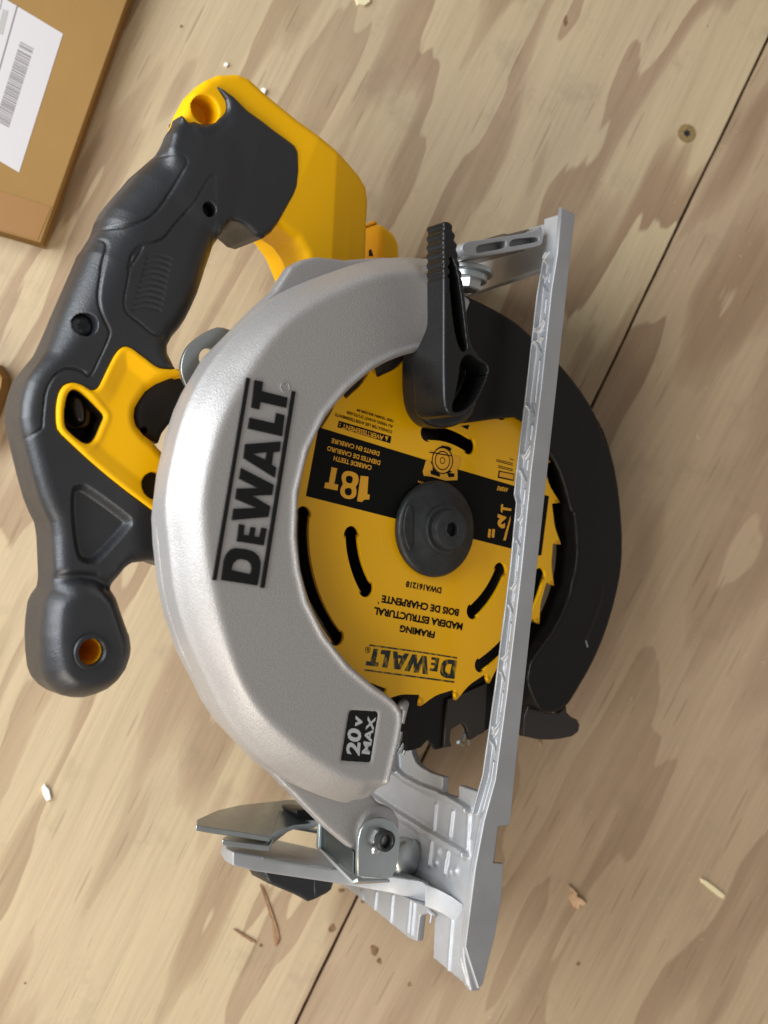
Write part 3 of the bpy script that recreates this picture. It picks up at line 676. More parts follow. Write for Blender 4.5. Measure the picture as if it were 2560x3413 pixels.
# ---------------- lower guard (black)
z0=6
cres=PL('d',[(520,850),(700,935),(900,1040),(1040,1150)],z0)+PL('F',[(1045,1125),(1150,1250),(1250,1400),(1320,1560),(1345,1650)],z0)
cres+=PL('E',[(1500,370),(1560,500),(1605,680),(1628,900),(1628,1080),(1600,1230),(1550,1400),(1490,1540),(1420,1660),(1370,1740)],z0)
cres+=PL('Q',[(560,1870),(500,1872),(430,1858),(370,1760),(330,1660),(305,1580),(320,1480),(345,1395),(430,1270),(520,1150),(620,965),(700,770),(745,580),(765,400),(760,200),(735,0)],z0)
cres+=PL('E',[(1395,850),(1370,740),(1330,620),(1260,520),(1160,400),(1060,407),(900,430)],z0)
upper=PL('d',[(390,1945),(220,1975),(130,1850),(95,1700),(88,1450),(95,1320),(110,1150),(200,800),(400,780)],z0)
lgp=ccw(cres+upper)
v=cell(lgp,3,-14,10,0.8)
sdl=v.sd(resample(chaikin(lgp,1),2)); 
rim=v.dl([P('Q',x,y,z0) for x,y in[(985,705),(960,830),(920,950),(870,1070),(828,1180)]])
zt=z0+0*sdl+0.9*np.exp(-(rim/0.9)**2)
inc=np.array(cres); 
body=v.ext(sdl,-11,zt,1.5)
# hollow underneath so the blade can turn inside it
hol=np.hypot(v.X-BC[0],v.Y-BC[1])-87.5
cav=np.maximum(hol[...,None],v.Z-3.0)
body=np.maximum(body,-cav)
inflate('lower_guard',v,body,M['blacksteel'],saw)
lg=[o for o in saw.children if o.name=='lower_guard'][0]
plate('guard_scratch',[ [P('Q',828,1186,z0+.2),P('Q',838,1186,z0+.2),P('Q',862,1262,z0+.2),P('Q',850,1268,z0+.2)] ],z0-0.1,z0+0.12,M['zinc'],lg)
tube('raised_mark',[P('Q',x,y,z0)+(z0+.1,) for x,y in[(985,705),(960,830),(920,950),(870,1070),(828,1185)]],0.42,mat('ridge_highlight',(0.07,0.07,0.075,1),0.35,0),lg)  # the ridge's highlight is painted as a lighter grey
tube('edge_highlight_bead',[P('Q',x,y,z0)+(z0-.5,) for x,y in spline([(765,330),(765,420),(748,560),(720,660),(700,770),(665,860),(620,965),(570,1060),(520,1150),(430,1270),(350,1392),(325,1470)],4,False)],0.75,M['plastic'],lg)  # bead added along the inner edge to give a soft highlight line
# far wall of the lower guard seen below the blade
bp_=PL('f',[(120,150),(200,780),(430,790),(440,1052),(520,1042),(640,1000),(700,930),(740,890),(800,960),(850,1033),(940,1010),(1050,992),(1022,900),(1040,760),(1120,710),(1190,668),(1250,700),(1290,800),(1320,900),(1400,840),(1500,790),(1620,720)],-14)
bp_+=PL('Q',[(250,1880),(240,2060)],-14)+PL('Q',[(330,1400),(450,1000)],-14)
plate('gear_case_face',[circ((0,0),88,72)],-17.5,-14.5,M['plastic'],saw,bev=0.5)
plate('guard_back_wall',[bp_],-17,-14,M['blacksteel'],saw,bev=0.5)
plate('guard_side_wall',[[P('f',x,y,-13) for x,y in[(985,330),(1170,262),(1500,120),(1540,90),(1500,790),(1400,835),(1320,890),(1250,690),(1190,655),(1040,750),(1020,880),(1045,985),(940,1000)]]],-13.9,-12.0,mat('guard_wall_brown',(0.030,0.024,0.019,1),0.4,0),saw,bev=0.5)
# hook at the tip of the lower guard
hook=PL('Q',[(360,1760),(430,1860),(560,1870),(635,1800),(640,1860),(680,1900),(735,1925),(760,1975),(745,2040),(690,2080),(600,2100),(500,2112),(380,2110),(240,2080),(250,1900),(300,1760)],-5)
plate('guard_hook',[resample(ccw(hook),0.9)],-7,-3,mat('hook_brown',(0.030,0.022,0.018,1),0.33,0),saw,bev=0.7,res=3)
# ---------------- retracting lever (black plastic, open on top)
LZ=40
lev=PL('d',[(330,222),(352,212),(385,222),(405,255),(418,300),(432,340),(430,380),(445,420),(452,460),(448,500),(462,540),(466,590),(480,640),(492,700),(515,850),(535,1050),(552,1230),(590,1320),(660,1400),(738,1450),(700,1580),(640,1720),(560,1825),(480,1880),(420,1885),(375,1860),(340,1800),(333,1500),(335,900)],LZ)
v=cell(lev,6,-2+6,LZ+3,0.7)
sd=v.sd(resample(chaikin(lev,1),1.5))
top=LZ+0*sd
# base flares out to the guard; the narrow top end floats
bot=np.where(v.Y>P('d',0,640,LZ)[1],LZ-13.0,8.0)
bot=17.0+(LZ-13-17.0)*sm(P('d',0,1350,LZ)[1],P('d',0,1000,LZ)[1],v.Y)
body=v.ext(sd,bot,top,1.1)
cav_o=PL('d',[(385,530),(415,540),(450,660),(480,850),(505,1050),(525,1240),(540,1300),(500,1345),(465,1300),(430,1180),(405,1000),(385,800),(378,640)],LZ)
cav_l=PL('d',[(480,1385),(560,1345),(640,1415),(725,1460),(690,1570),(620,1715),(545,1810),(470,1845),(410,1850),(405,1790),(430,1700),(460,1560)],LZ)
for q,dp in((cav_o,9),(cav_l,16)):
    s_=v.sd(chaikin(q,2)); body=np.maximum(body,-v.ext(s_,LZ-dp,LZ+5,0.8))
# ribs on the thumb end
for i in range(7):
    p0=np.array(P('d',214,330+i*62,LZ-7)); 
ky=(v.Y-P('d',300,300,LZ)[1])
rib=np.sin(ky*2*math.pi/4.05)*0.35*sm(P('d',0,690,LZ)[1],P('d',0,640,LZ)[1],v.Y)
body=body+rib[...,None]*np.ones_like(v.Z)
inflate('guard_lever',v,body,M['plastic'],saw)
base=PL('d',[(95,1330),(88,1500),(92,1700),(125,1850),(215,1965),(330,1985),(420,1975),(520,1930),(600,1850),(640,1700),(500,1300),(300,1250),(200,1270)],17)
v=cell(base,5,2,21,0.8)
inflate('lever_base',v,v.ext(v.sd(resample(chaikin(base,2),2)),4,18.5,4.0),M['plastic'],saw)
# ---------------- main handle: black rubber over yellow shell
ZH=-44; 
hb=PL('A',[(690,660),(620,720),(560,770),(490,850),(430,920),(400,970),(380,1030),(350,1080)],ZH)
hb+=PL('B',[(600,130),(520,310),(450,470),(380,630),(320,790),(270,920),(210,1000),(150,1080),(110,1140),(80,1220),(55,1320),(46,1430),(60,1520),(80,1600),(100,1680),(130,1800),(150,1880)],ZH)
hb+=PL('C',[(195,140),(240,250),(280,330),(296,430),(302,560),(310,750),(306,840),(262,900),(236,960),(220,1080),(213,1200),(220,1350),(240,1480),(280,1560),(350,1630),(430,1680),(530,1705),(640,1712),(740,1690),(850,1650),(930,1590),(1000,1500),(1035,1400),(1045,1330),(1030,1240),(990,1140),(950,1030),(920,930),(878,860),(920,780),(960,700),(1010,650),(1100,635),(1170,640),(1220,665),(1420,720)],ZH)
hb+=PL('B',[(1560,2200),(1500,1860),(1270,1690),(1190,1600),(1120,1545),(1060,1470),(1042,1400),(1050,1330),(1080,1270),(1120,1200),(1180,1150),(1260,1112),(1330,1095),(1385,1115),(1412,1070),(1400,1030),(1370,1005),(1350,950),(1325,890),(1330,830),(1370,760),(1430,690),(1480,620),(1530,530),(1580,420),(1620,300),(1650,200)],ZH)
hb+=PL('H',[(350,1060),(380,970),(430,888),(490,760),(500,600),(430,480),(310,400),(222,340),(188,302),(150,345),(104,422)],ZH)
hbc=comp(hb,17,10,ZH)
v=Vol(hbc[:,0].min()-4,P('H',870,500,-40)[0]+4,hbc[:,1].min()-4,P('H',300,130,-40)[1]+4,-66,-21,0.48)
sdh=v.sd(hbc)
gx=lambda c,r: np.exp(-(((v.X-c[0])**2+(v.Y-c[1])**2)/(r*r)))
gr1=P('B',1000,150,ZH); gr2=P('H',200,800,ZH); kn=P('C',650,1290,ZH)
y_=P('B',900,900,ZH)[1]; y2_=P('H',0,620,ZH)[1]; G1=sm(y_-14,y_+16,v.Y)*(1-0.85*sm(y2_-8,y2_+22,v.Y)); K1=sm(-4,4,-(np.hypot((v.X-kn[0])*1.15,(v.Y-kn[1]))-31))
H_=15.5+3.0*G1+4.5*K1; R_=6.5+9.0*G1+3.5*K1; R_=np.minimum(R_,H_-0.5)
# knob: flat facet within a dished shoulder
kf=v.sd(chaikin(PL('C',[(480,1100),(490,1010),(540,950),(620,920),(720,930),(800,960),(850,1010),(890,1120),(925,1230),(940,1330),(925,1420),(880,1510),(800,1570),(700,1590),(600,1580),(530,1530),(490,1440),(478,1300)],ZH+17),1))
ztop=ZH+H_; 
ztop=ztop-5.5*sm(-0.5,12,kf)*K1
zc=-sm(0,1,0)
kneck=v.dl(PL('C',[(330,870),(420,800),(520,775),(640,765),(760,780),(860,850)],ZH+16)); ztop=ztop-2.2*np.exp(-(kneck/2.2)**2)
# triangular recess
tri=v.sd(chaikin(PL('C',[(560,60),(620,30),(690,40),(1030,290),(1045,330),(1030,380),(780,650),(720,670),(650,655),(600,600),(560,300)],ZH+15),2))
ztop=ztop-4.5*sm(1.0,-3.2,tri)
# overmould joints and raised grip panels
g1=spline(PL('A',[(690,663),(770,675),(793,700),(780,740),(700,870),(640,940),(560,975),(500,980),(405,965),(380,962)],ZH+15),5,False)
g2=np.vstack([PL('A',[(370,1015),(400,1008),(440,1012),(468,1035),(470,1065),(455,1110),(440,1166)],ZH+16),PL('B',[(830,130),(790,300),(765,450),(775,560),(810,650),(845,720),(840,780),(780,930),(710,1070),(650,1038),(590,1018),(520,1015),(450,1050),(400,1110),(360,1200),(345,1300),(335,1400),(328,1480),(270,1530),(200,1580),(100,1645)],ZH+15)])
g2=spline(g2,4,False)
g3=spline(np.vstack([PL('A',[(920,765),(890,780),(830,880),(760,960),(700,1030),(640,1050),(590,1072),(562,1110),(552,1166)],ZH+17),PL('B',[(1220,20),(1120,60),(1050,110),(1020,200),(1000,330),(975,450),(980,550),(1030,610),(1100,660),(1200,740),(1300,760)],ZH+17)][0:1]+[PL('B',[(1120,60),(1050,110),(1020,200),(1000,330),(975,450),(980,550),(1030,610),(1100,660),(1200,740),(1300,760)],ZH+17)]),4,False)
for g_,dp in ((g1,1.1),(g2,1.1),(g3,0.9)):
    dd=v.dl(g_); ztop=ztop-dp*np.exp(-(dd/0.5)**2)
pan3=v.sd(PL('A',[(920,765),(890,780),(830,880),(760,960),(700,1030),(640,1050),(590,1072),(562,1110),(552,1166)],ZH+17)+PL('B',[(1050,110),(1020,200),(1000,330),(975,450),(980,550),(1030,610),(1100,660),(1200,740),(1300,760),(1500,760),(1700,300),(1700,-200)],ZH+17))
ztop=ztop-0.45*sm(0.6,-0.6,pan3)
for i in range(10):
    q=[(1150-i*12,150+i*45),(1230-i*10,128+i*45),(1330-i*9,155+i*45)]
    dd=v.dl(spline(PL('B',q,ZH+16),4,False)); ztop=ztop-0.7*np.exp(-(dd/0.6)**2)
# the front half is faceted: a chamfer line parallel to the left edge
cham=v.dl(PL('B',[(160,1150),(190,1300),(230,1450),(270,1560),(330,1800),(370,1990),(400,2200)],ZH+15))
body=v.ext(sdh,2*ZH-ztop*0-(-0)+0*ztop-(ZH+H_) if False else ZH-H_,ztop,R_)
bk=PL('H',[(140,650),(100,585),(84,508),(104,420),(150,340),(185,295),(213,312),(230,335),(252,357),(300,364),(352,342),(388,292),(388,240),(362,192),(355,165),(370,146),(420,150),(480,190),(560,270),(700,370),(830,455),(852,495),(858,600),(850,690),(830,740),(750,870),(690,945),(620,990),(560,982),(500,930),(430,888),(380,960),(250,900),(100,760)],-30)
bkc=comp(bk,7,4,-34)
sb_=v.sd(bkc); ns=np.array(P('H',230,560,-28))
def plane_side(v,k,a,b,z):
    a=np.array(P(k,*a,z)); b=np.array(P(k,*b,z)); d_=(b-a)/np.linalg.norm(b-a); r_=(v.X-a[0])*(-d_[1])+(v.Y-a[1])*d_[0]
    return r_ if r_[-1,-1]>0 else -r_
sh2=plane_side(v,'H',(560,330),(470,700),-28)
zt_b=-27.0-0.10*np.clip(sh2-6,0,60)+0*sb_
Fk=v.ext(sb_,-41-19*sm(-14,6,sh2),zt_b,3.2)
Fk=Fk+(1.0*np.exp(-(v.dl(PL('H',[(200,360),(260,415),(330,410),(420,330),(430,250)],-27))/3.0)**2))[...,None]
body=smin(body,Fk,6.0)
yel=np.array(PL('B',[(440,1340),(443,1450),(458,1510),(560,1608),(700,1738),(850,1866),(1000,1986),(1150,2096),(1300,2210),(1600,2420),(1700,2000),(1600,1000),(1420,1010),(1330,1018),(1255,1010),(1200,975),(1120,915),(1040,858),(990,838),(950,848),(910,888),(870,968),(820,1078),(780,1162),(740,1186),(700,1176),(650,1142),(590,1122),(530,1128),(485,1163),(455,1230)],ZH+16))
yel=chaikin(yel,1); sy=v.sd(yel)
hol=chaikin(PL('B',[(522,1225),(550,1185),(590,1172),(640,1192),(700,1245),(760,1305),(820,1368),(832,1400),(800,1470),(768,1550),(735,1598),(690,1615),(640,1602),(575,1552),(510,1490),(498,1430),(500,1320)],ZH+15),1); sh=v.sd(hol)
scr_c=[P('B',665,670,ZH+15),P('A',880,915,ZH+13),P('A',918,800,ZH+12)]
kh=P('C',703,1353,ZH+18)
def drill(bd,c,r,zb,zt_=0):
    return np.maximum(bd,-v.ext(np.hypot(v.X-c[0],v.Y-c[1])-r,zb,zt_,0.4))
blk=np.maximum(body,-v.ext(sy,ZH-30,-10,0.3))
blk=drill(blk,scr_c[0],4.9,ZH+8); blk=drill(blk,scr_c[1],3.3,ZH+8)
blk=drill(blk,kh,5.6,ZH-30)
inflate('handle',v,blk,M['grip'],saw)
hd=[o for o in saw.children if o.name=='handle'][0]
rimy=0.55*np.exp(-((sy+1.6)/1.5)**2)+0.5*np.exp(-((sh-1.5)/1.2)**2)*(sh>0)
dish=np.array(P('B',1150,1150,ZH+15)); ztop2=ZH+H_+0.35+rimy-1.2*sm(-3,-9,sy)
body2=v.ext(sdh,ZH-H_+0.4,ztop2,np.minimum(R_,5.0))
yl=np.maximum(body2,v.ext(sy+0.25,ZH-30,-10,0.3))
yl=np.maximum(yl,-v.ext(sh,ZH-2,-10,0.5)); 
yc=P('B',1215,1940,ZH+14); yl=drill(yl,yc,6.0,ZH)
inflate('trigger_housing',v,yl,M['yellow'],saw)
th_=[o for o in saw.children if o.name=='trigger_housing'][0]
plate('switch_recess',[hol],ZH-2.5,ZH-1.6,M['dark'],th_)
hc_=hol.mean(0); plate('recess_wall',[hol+(hol-hc_)*0.01,hc_+(hol-hc_)*0.95],ZH-2,ZH+13.0,M['plastic'],th_)
plate('housing_screw_hole',[circ(yc,5.9,24)],ZH+0.2,ZH+9,M['dark'],th_)
# bore of the knob, its yellow shell shows inside
lathe('knob_bore',[(5.45,ZH+17.5),(5.4,ZH-10),(0.05,ZH-10)],M['yellow'],hd,kh,36)
lathe('bore_rim',[(5.5,ZH+21.2),(5.9,ZH+21.75),(7.2,ZH+21.6),(7.6,ZH+21.0)],M['rubber'],hd,kh,36)
for i,c in enumerate(scr_c[:2]):
    r=(4.2,2.7,2.6)[i]; zz=ZH+(12.0,13.0,15.2)[i]
    s_=lathe('handle_screw',[(0.05,zz+0.4),(r*0.6,zz+0.3),(r,zz-0.4),(r,zz-3)],M['steel'] if False else M['washer'],hd,c,24)
    star=[(c[0]+(r*0.6 if k%2 else r*0.33)*math.cos(k*math.pi/6+.3),c[1]+(r*0.6 if k%2 else r*0.33)*math.sin(k*math.pi/6+.3)) for k in range(12)]
    plate('screw_drive',[star],zz+0.35,zz+0.5,M['dark'],s_); s_.data.materials.clear(); s_.data.materials.append(M['screwsteel'])
# lock-off button
bc=PL('B',[(545,1290),(560,1230),(600,1203),(650,1215),(690,1265),(708,1330),(705,1420),(680,1465),(630,1472),(590,1450),(560,1380)],ZH+11)
v2=cell(bc,3,ZH-4,ZH+16,0.5)
inflate('lock_off_button',v2,v2.ext(v2.sd(comp(chaikin(bc,1),3,3,ZH+9)),ZH-3,ZH+12.5,5.6),mat('glossy_black',(0.01,0.01,0.01,1),0.18,0),saw)
bs=PL('B',[(520,1400),(545,1215),(600,1185),(660,1200),(712,1290),(716,1420),(690,1475),(620,1482),(560,1480),(530,1450)],ZH+3)
plate('button_sleeve',[chaikin(bs,1)],ZH-2,ZH+3,mat('amber_sleeve',srgb(150,100,20),0.5,0),saw,bev=0.4)
# trigger
tr=PL('B',[(1040,1530),(1000,1400),(1010,1300),(1070,1190),(1170,1100),(1280,1055),(1370,1085),(1420,1140),(1462,1195),(1425,1290),(1375,1400),(1290,1465),(1235,1535),(1205,1620),(1120,1570)],ZH-4)
trc=resample(ccw(tr),1.2); v2=cell(trc,3,ZH-18,ZH+10,0.6)
F_=v2.ext(v2.sd(trc),ZH-12,ZH+4,3.2); tc_=P('B',1148,1503,ZH+5)
F_=np.maximum(F_,-v2.ext(np.hypot(v2.X-tc_[0],v2.Y-tc_[1])-1.6,ZH-4,ZH+12,0.2))
inflate('trigger',v2,F_,mat('trigger_plastic',(0.03,0.03,0.033,1),0.45,0,bump=0.1,bscale=900),saw)
# ---------------- battery foot (yellow) with black overmould
ZF=-42
yf=PL('H',[(55,520),(92,408),(130,310),(180,220),(250,150),(330,115),(440,108),(500,130),(600,220),(760,350),(900,450),(1050,560),(1150,640),(1200,700),(1217,780),(1212,900),(1212,1040),(1210,1400),(1000,1500),(890,1400),(825,1180),(785,1080),(735,1010),(560,900),(400,760),(150,600)],ZF)
yfc=comp(yf,5,4,-35); v=cell(yfc,4,-92,-22,0.7)
sdy=v.sd(yfc)
# face falls away towards the motor in two facets
s1=plane_side(v,'H',(855,500),(640,1000),-40); s2=plane_side(v,'H',(975,740),(965,1100),-40)
if s1[-1,-1]<0: s1=-s1
if s2[-1,-1]<0: s2=-s2
dedge=np.clip(-sdy,0,30)
zt=-30-0.10*np.clip(s1,0,60)-0.22*np.clip(s2,0,60)
Fy=v.ext(sdy,np.minimum(-46-11*sm(-34,-12,s1),zt-12),zt,3.6); Fy=smin(Fy,v.ext(sdy+12,-90,-38,4.0),3.0)
eh=P('H',298,272,-30); er=np.sqrt((v.X-eh[0]-0.8)**2/6.6**2+(v.Y-eh[1])**2/6.6**2)-1
Fy=np.maximum(Fy,-v.ext(er*6,-43.5,-10,0.6))
Fy=Fy+0.0
inflate('battery_foot',v,Fy,M['yellow'],saw)
bf=[o for o in saw.children if o.name=='battery_foot'][0]
# neck that blends the grip into the overmould
# tab beside the foot
tb_=comp(PL('H',[(1190,900),(1240,902),(1290,920),(1345,965),(1372,1020),(1375,1100),(1370,1140),(1190,1140)],-70),8,3,-70); v=cell(tb_,3,-84,-58,0.8)
inflate('rail_tab',v,v.ext(v.sd(tb_),-80,-62,3),M['yellow'],saw)
plate('tab_notch',[[P('H',x,y,-61.8) for x,y in[(1212,1050),(1222,1045),(1235,1085),(1212,1085)]]],-62.2,-61.6,M['dark'],bf)
# ---------------- motor, on the far side of the guard
lathe('motor_housing',[(0.1,-98),(22,-98),(27,-95),(29,-88),(30,-60),(33,-40),(36,-24),(36,-17)],M['motor'],saw,(14,14),48)
plate('motor_bridge',[[(34,44),(34,-16),(-30,-40),(-70,-30),(-75,40),(-45,85),(-25,110),(0,100)]],-58,-22,M['motor'],saw,bev=3)
# zinc lug behind the guard
lug=PL('D',[(300,980),(235,920),(205,860),(190,800),(195,740),(212,690),(235,650),(275,612),(325,575),(370,550),(430,530),(520,560)],-26)
lh=[P('D',352+50*math.cos(t),722+58*math.sin(t),-26) for t in np.linspace(0,2*math.pi,24,endpoint=False)]
plate('hanging_lug',[chaikin(lug,1),lh],-28.5,-26,M['zinc'],saw,bev=0.5)
# ================================================================== shoe
CM=M['cast']
def sshape(name,F_,v,matl=CM,parent=saw): return inflate(name,v,F_,matl,parent,xf=s2l)
# near rail: outer face at z=32, channel and ribs on top
right=[('n',1917,715),('n',1855,1300),('n',1793,1870),('n',1720,2550),('J',1000,900),('J',920,910),('J',890,1150),('J',955,1155),('J',945,1380),('J',900,1640),('J',820,1960),('J',790,1995)]
# lip height (h) along s from the ridge line, measured on the plane z=32
ridge=[('n',1873,689),('n',1859,846),('n',1840,963),('n',1804,1300),('n',1771,1571),('n',1739,1896),('n',1692,2300),('n',1652,2600),('n',1615,2735),('n',1585,2895),('n',1552,3155)]
def sh_(k,x,y,z=32):
    p=np.array(P(k,x,y,z)); return (float((p-SA)@su),float((p-SA)@sn))
rl=[sh_(*q) for q in ridge]; bl=[sh_(*q) for q in right]
face=[ (s_,h_) for s_,h_ in rl]+[sh_('J',730,1800),sh_('J',790,1985)]+[(s_,h_) for s_,h_ in bl[::-1]]
face=np.array(face)
# build the lip as a plate lying in z (face outline s,h), 2.6 thick
def sh2l(V):  # (s,h,z)
    V=np.asarray(V,float); return s2l(V[:,[0,2,1]])
print('FACE',np.round(face,1).tolist())
plate('side_lip',[face],29.4,32.0,CM,saw,bev=0.45,xf=sh2l)
sl=[o for o in saw.children if o.name=='side_lip'][0]
# rail floor, raised inner edge
sx=np.array([q[0] for q in rl]); hx_=np.array([q[1] for q in rl])
lipH=lambda s_: np.interp(s_,sx,hx_)
edge=[(2,19.2),(27,20.3),(89,19.9),(138,20.1),(142,22.2),(170,22.4),(200,22.0),(287,21.0)]
rail=[(s_,29.6) for s_ in np.linspace(2,300,30)]+[(300,20.5)]+edge[::-1]+[(2,19)]
v=Vol(-4,306,15,31,-2,14,0.36)
sr=v.sd(np.array(rail)); hS=lipH(v.X)
de=v.dl(np.array(edge)); rimv=sm(1.7,1.1,de); rear=sm(26,22,v.X)
ht=hS-0.6-(2.8)*(1-rimv)*(1-rear); 
# cross ribs and pads seen in the channel
ribs=[]
for k_,L_ in (('d',[[(1190,560),(1235,500)],[(1165,640),(1190,700)],[(1180,770),(1215,830)],[(1190,1060),(1125,1160)],[(1120,1250),(1160,1350)],[(1165,1210),(1110,1260)],[(1070,1800),(1100,1900)]]),
    ('c',[[(950,180),(1030,350)],[(990,680),(905,830)],[(870,840),(860,960)],[(870,980),(935,1140)],[(890,1490),(800,1650)],[(770,1790),(850,1950)]]),
    ('Q',[[(190,20),(170,60)],[(165,250),(220,350)],[(185,620),(130,720)],[(110,870),(150,990)],[(125,1260),(45,1370)],[(20,1460),(80,1640)]]),
    ('J',[[(935,180),(870,290)],[(870,340),(895,440)]])):
    for r_ in L_:
        ribs.append([S(k_,x,y,6) for x,y in r_])
rv_=np.full(v.X.shape,1e3,np.float32)
for r_ in ribs: rv_=np.minimum(rv_,v.dl(np.array(r_)))
ht=ht+1.7*np.exp(-(rv_/0.55)**2)*(1-rimv)
blobs=[S('d',1130,1150,6),S('d',1110,1260,6),S('d',1150,740,6),S('c',880,800,6),S('c',940,200,6),S('c',850,1010,6),S('c',775,1640,6),S('c',765,1760,6),S('J',875,250,6),S('J',865,340,6),S('Q',100,720,6),S('Q',90,890,6),S('Q',30,1340,6),S('Q',20,1450,6)]
bb_=np.full(v.X.shape,1e3,np.float32)
for b_ in blobs: bb_=np.minimum(bb_,np.hypot(v.X-b_[0],v.Y-b_[1]))
ht=ht+1.8*np.exp(-(bb_/1.3)**2)*(1-rimv)
# long bead between ribs
bead=v.dl(np.array([(30,25.6),(290,26.3)])); ht=ht+1.2*np.exp(-(bead/0.9)**2)*(1-rimv)*(rv_>3)*(1-rear)
F_=v.ext(sr,-0.2,ht,0.45)
sshape('shoe_rail',F_,v)
# front plate with blade opening, ribs
h0=4.0
fp_=SL('J',[(725,1985),(485,1785),(495,1480),(400,1500),(380,1675),(330,1660),(0,1390)],h0)+[(349.5,-66),(345,-104),(300,-104),(240,-104),(236,-60)]
fp_+=SL('J',[(330,330),(345,420),(370,480),(400,510),(470,548),(555,575),(550,680),(570,692),(655,716),(655,630),(765,668)],h0)+[(279,30),(300,30),(345,30.5),(366,30.5)]
v=Vol(230,372,-106,32,-1,26,0.7)
sp=v.sd(np.array(fp_)); ht=h0+0*sp
for r_,w_,a_ in (([('J',250,545),('J',290,585),('J',400,645),('J',560,705),('J',718,800)],1.5,3.0),([('J',80,715),('J',250,830),('J',460,960),('J',700,1098)],1.7,3.0),
                 ([('J',500,760),('J',485,925)],0.7,1.3),([('J',610,810),('J',592,975)],0.7,1.3),([('J',470,1015),('J',455,1165)],0.7,1.3),([('J',578,1080),('J',560,1220)],0.7,1.3),
                 ([('J',215,100),('J',240,545)],1.6,3.5),([('J',720,790),('J',705,1110)],1.0,1.0)):
    q=np.array([S(k,x,y,5) for k,x,y in r_]); dd=v.dl(q); ht=ht+a_*sm(w_+0.8,w_-0.5,dd)
for x,y in[(505,1150),(520,1075),(600,1210),(635,1205)]:
    c=S('J',x,y,4.5); dd=np.hypot(v.X-c[0],v.Y-c[1]); ht=ht+1.2*np.exp(-(dd/1.6)**2)
fr=v.X>338
for L_ in ([('I',1200,740),('I',1210,790)],[('I',1300,750),('I',1290,860)],[('I',1410,770),('I',1395,945)],[('I',1530,800),('I',1510,1010)],[('I',1555,800),('I',1535,1030)],[('J',605,1530),('J',580,1865)],[('J',740,1790),('J',730,1960)],[('J',770,1830),('J',765,1970)]):
    q=np.array([S(k,x,y,5) for k,x,y in L_]); dd=v.dl(q); ht=ht+0.9*sm(1.3,0.3,dd)
# pad linking the plate to the side lip, higher at the front
lipn=sm(22,28,v.Y)*(np.clip(lipH(v.X),4,20)-4.5); ht=ht+lipn*sm(275,290,v.X)*sm(372,345,v.X)
F_=v.ext(sp,0,ht,0.5)
sshape('shoe_plate',F_,v)
# steps and teeth on the front edge
for L_ in ([('J',405,1425),('J',480,1500),('J',470,1550)],[('J',420,1420),('J',495,1500)]):
    q=[S(k,x,y,6) for k,x,y in L_]; V=s2l([(s_,z_,6) for s_,z_ in q]); tube('edge_burr',V,0.7,CM,saw)
# sole plate behind the blade on the motor side and the rear crosspiece
rp=[(2,29.6),(2,-104),(60,-104),(238,-104),(238,-62),(200,-50),(60,-50),(30,-46),(26,19),(26,29.6)]
v=Vol(-2,242,-106,32,-1,6,0.9)
sshape('shoe_far_plate',v.ext(v.sd(np.array(rp)),0,4,0.6),v)
# rear bracket (two pockets) ----------------------------------------
zr=24.0
def PZ(k,L_,z): return [ (float((np.array(P(k,x,y,z))-SA)@su),float((np.array(P(k,x,y,z))-SA)@sn)) for x,y in L_]
ob=PZ('d',[(1170,255),(1120,300),(960,335),(860,350),(720,370),(600,385),(530,395),(490,420),(485,470),(530,515),(600,520),(700,512),(900,478),(1050,450),(1150,430),(1175,400)],zr)
pk=[PZ('d',[(612,432),(700,412),(850,385),(862,395),(858,440),(840,452),(700,478),(622,492),(608,480)],zr),PZ('d',[(905,385),(950,370),(1060,358),(1140,355),(1145,392),(1080,405),(960,428),(900,437),(885,425)],zr)]
plate('bracket_face',[chaikin(ob,1),chaikin(pk[0],1),chaikin(pk[1],1)],zr-6,zr,CM,saw,bev=0.5,xf=sh2l)
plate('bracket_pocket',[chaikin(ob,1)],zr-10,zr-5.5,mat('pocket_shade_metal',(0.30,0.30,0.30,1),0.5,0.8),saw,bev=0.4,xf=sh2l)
ob2=PZ('d',[(1180,250),(1000,295),(960,290),(940,330),(600,388),(520,400),(500,440),(520,500),(610,522),(1140,440)],zr)
plate('bracket_wall',[ob2],zr-46,zr-9.8,mat('bracket_metal',(0.30,0.27,0.24,1),0.3,1.0,bump=0.1,bscale=300),saw,bev=0.8,xf=sh2l)
# rear pivot bolt: washers and hex head, axis along the shoe
def along_s(c_s,c_h,c_z):   # lathe axis z -> -s direction
    def f(V):
        V=np.asarray(V,float); return s2l(np.column_stack([c_s+V[:,2],c_z+V[:,1],c_h+V[:,0]]))
    return f
pb=PZ('d',[(600,640)],10)[0]; rb=PZ('d',[(600,520)],20)[0]
bs_=pb[0]
lathe('pivot_washer',[(0.1,3.2),(11,3.2),(11.6,2.8),(11.6,1.0),(11,0.6),(0.1,0.6)],M['zinc'],saw,(0,0),40,xf=along_s(bs_-2.0,pb[1],5))
lathe('pivot_washer',[(0.1,6.4),(8.8,6.4),(9.2,6.0),(9.2,3.4),(0.1,3.4)],M['zinc'],saw,(0,0),40,xf=along_s(bs_-2.0,pb[1],5))
lathe('pivot_bolt',[(0.1,11),(5.5,11),(6.6,10.4),(6.9,6.2),(0.1,6.2)],M['steel'],saw,(0,0),6,sm_=False,xf=along_s(bs_-2.0,pb[1],5))
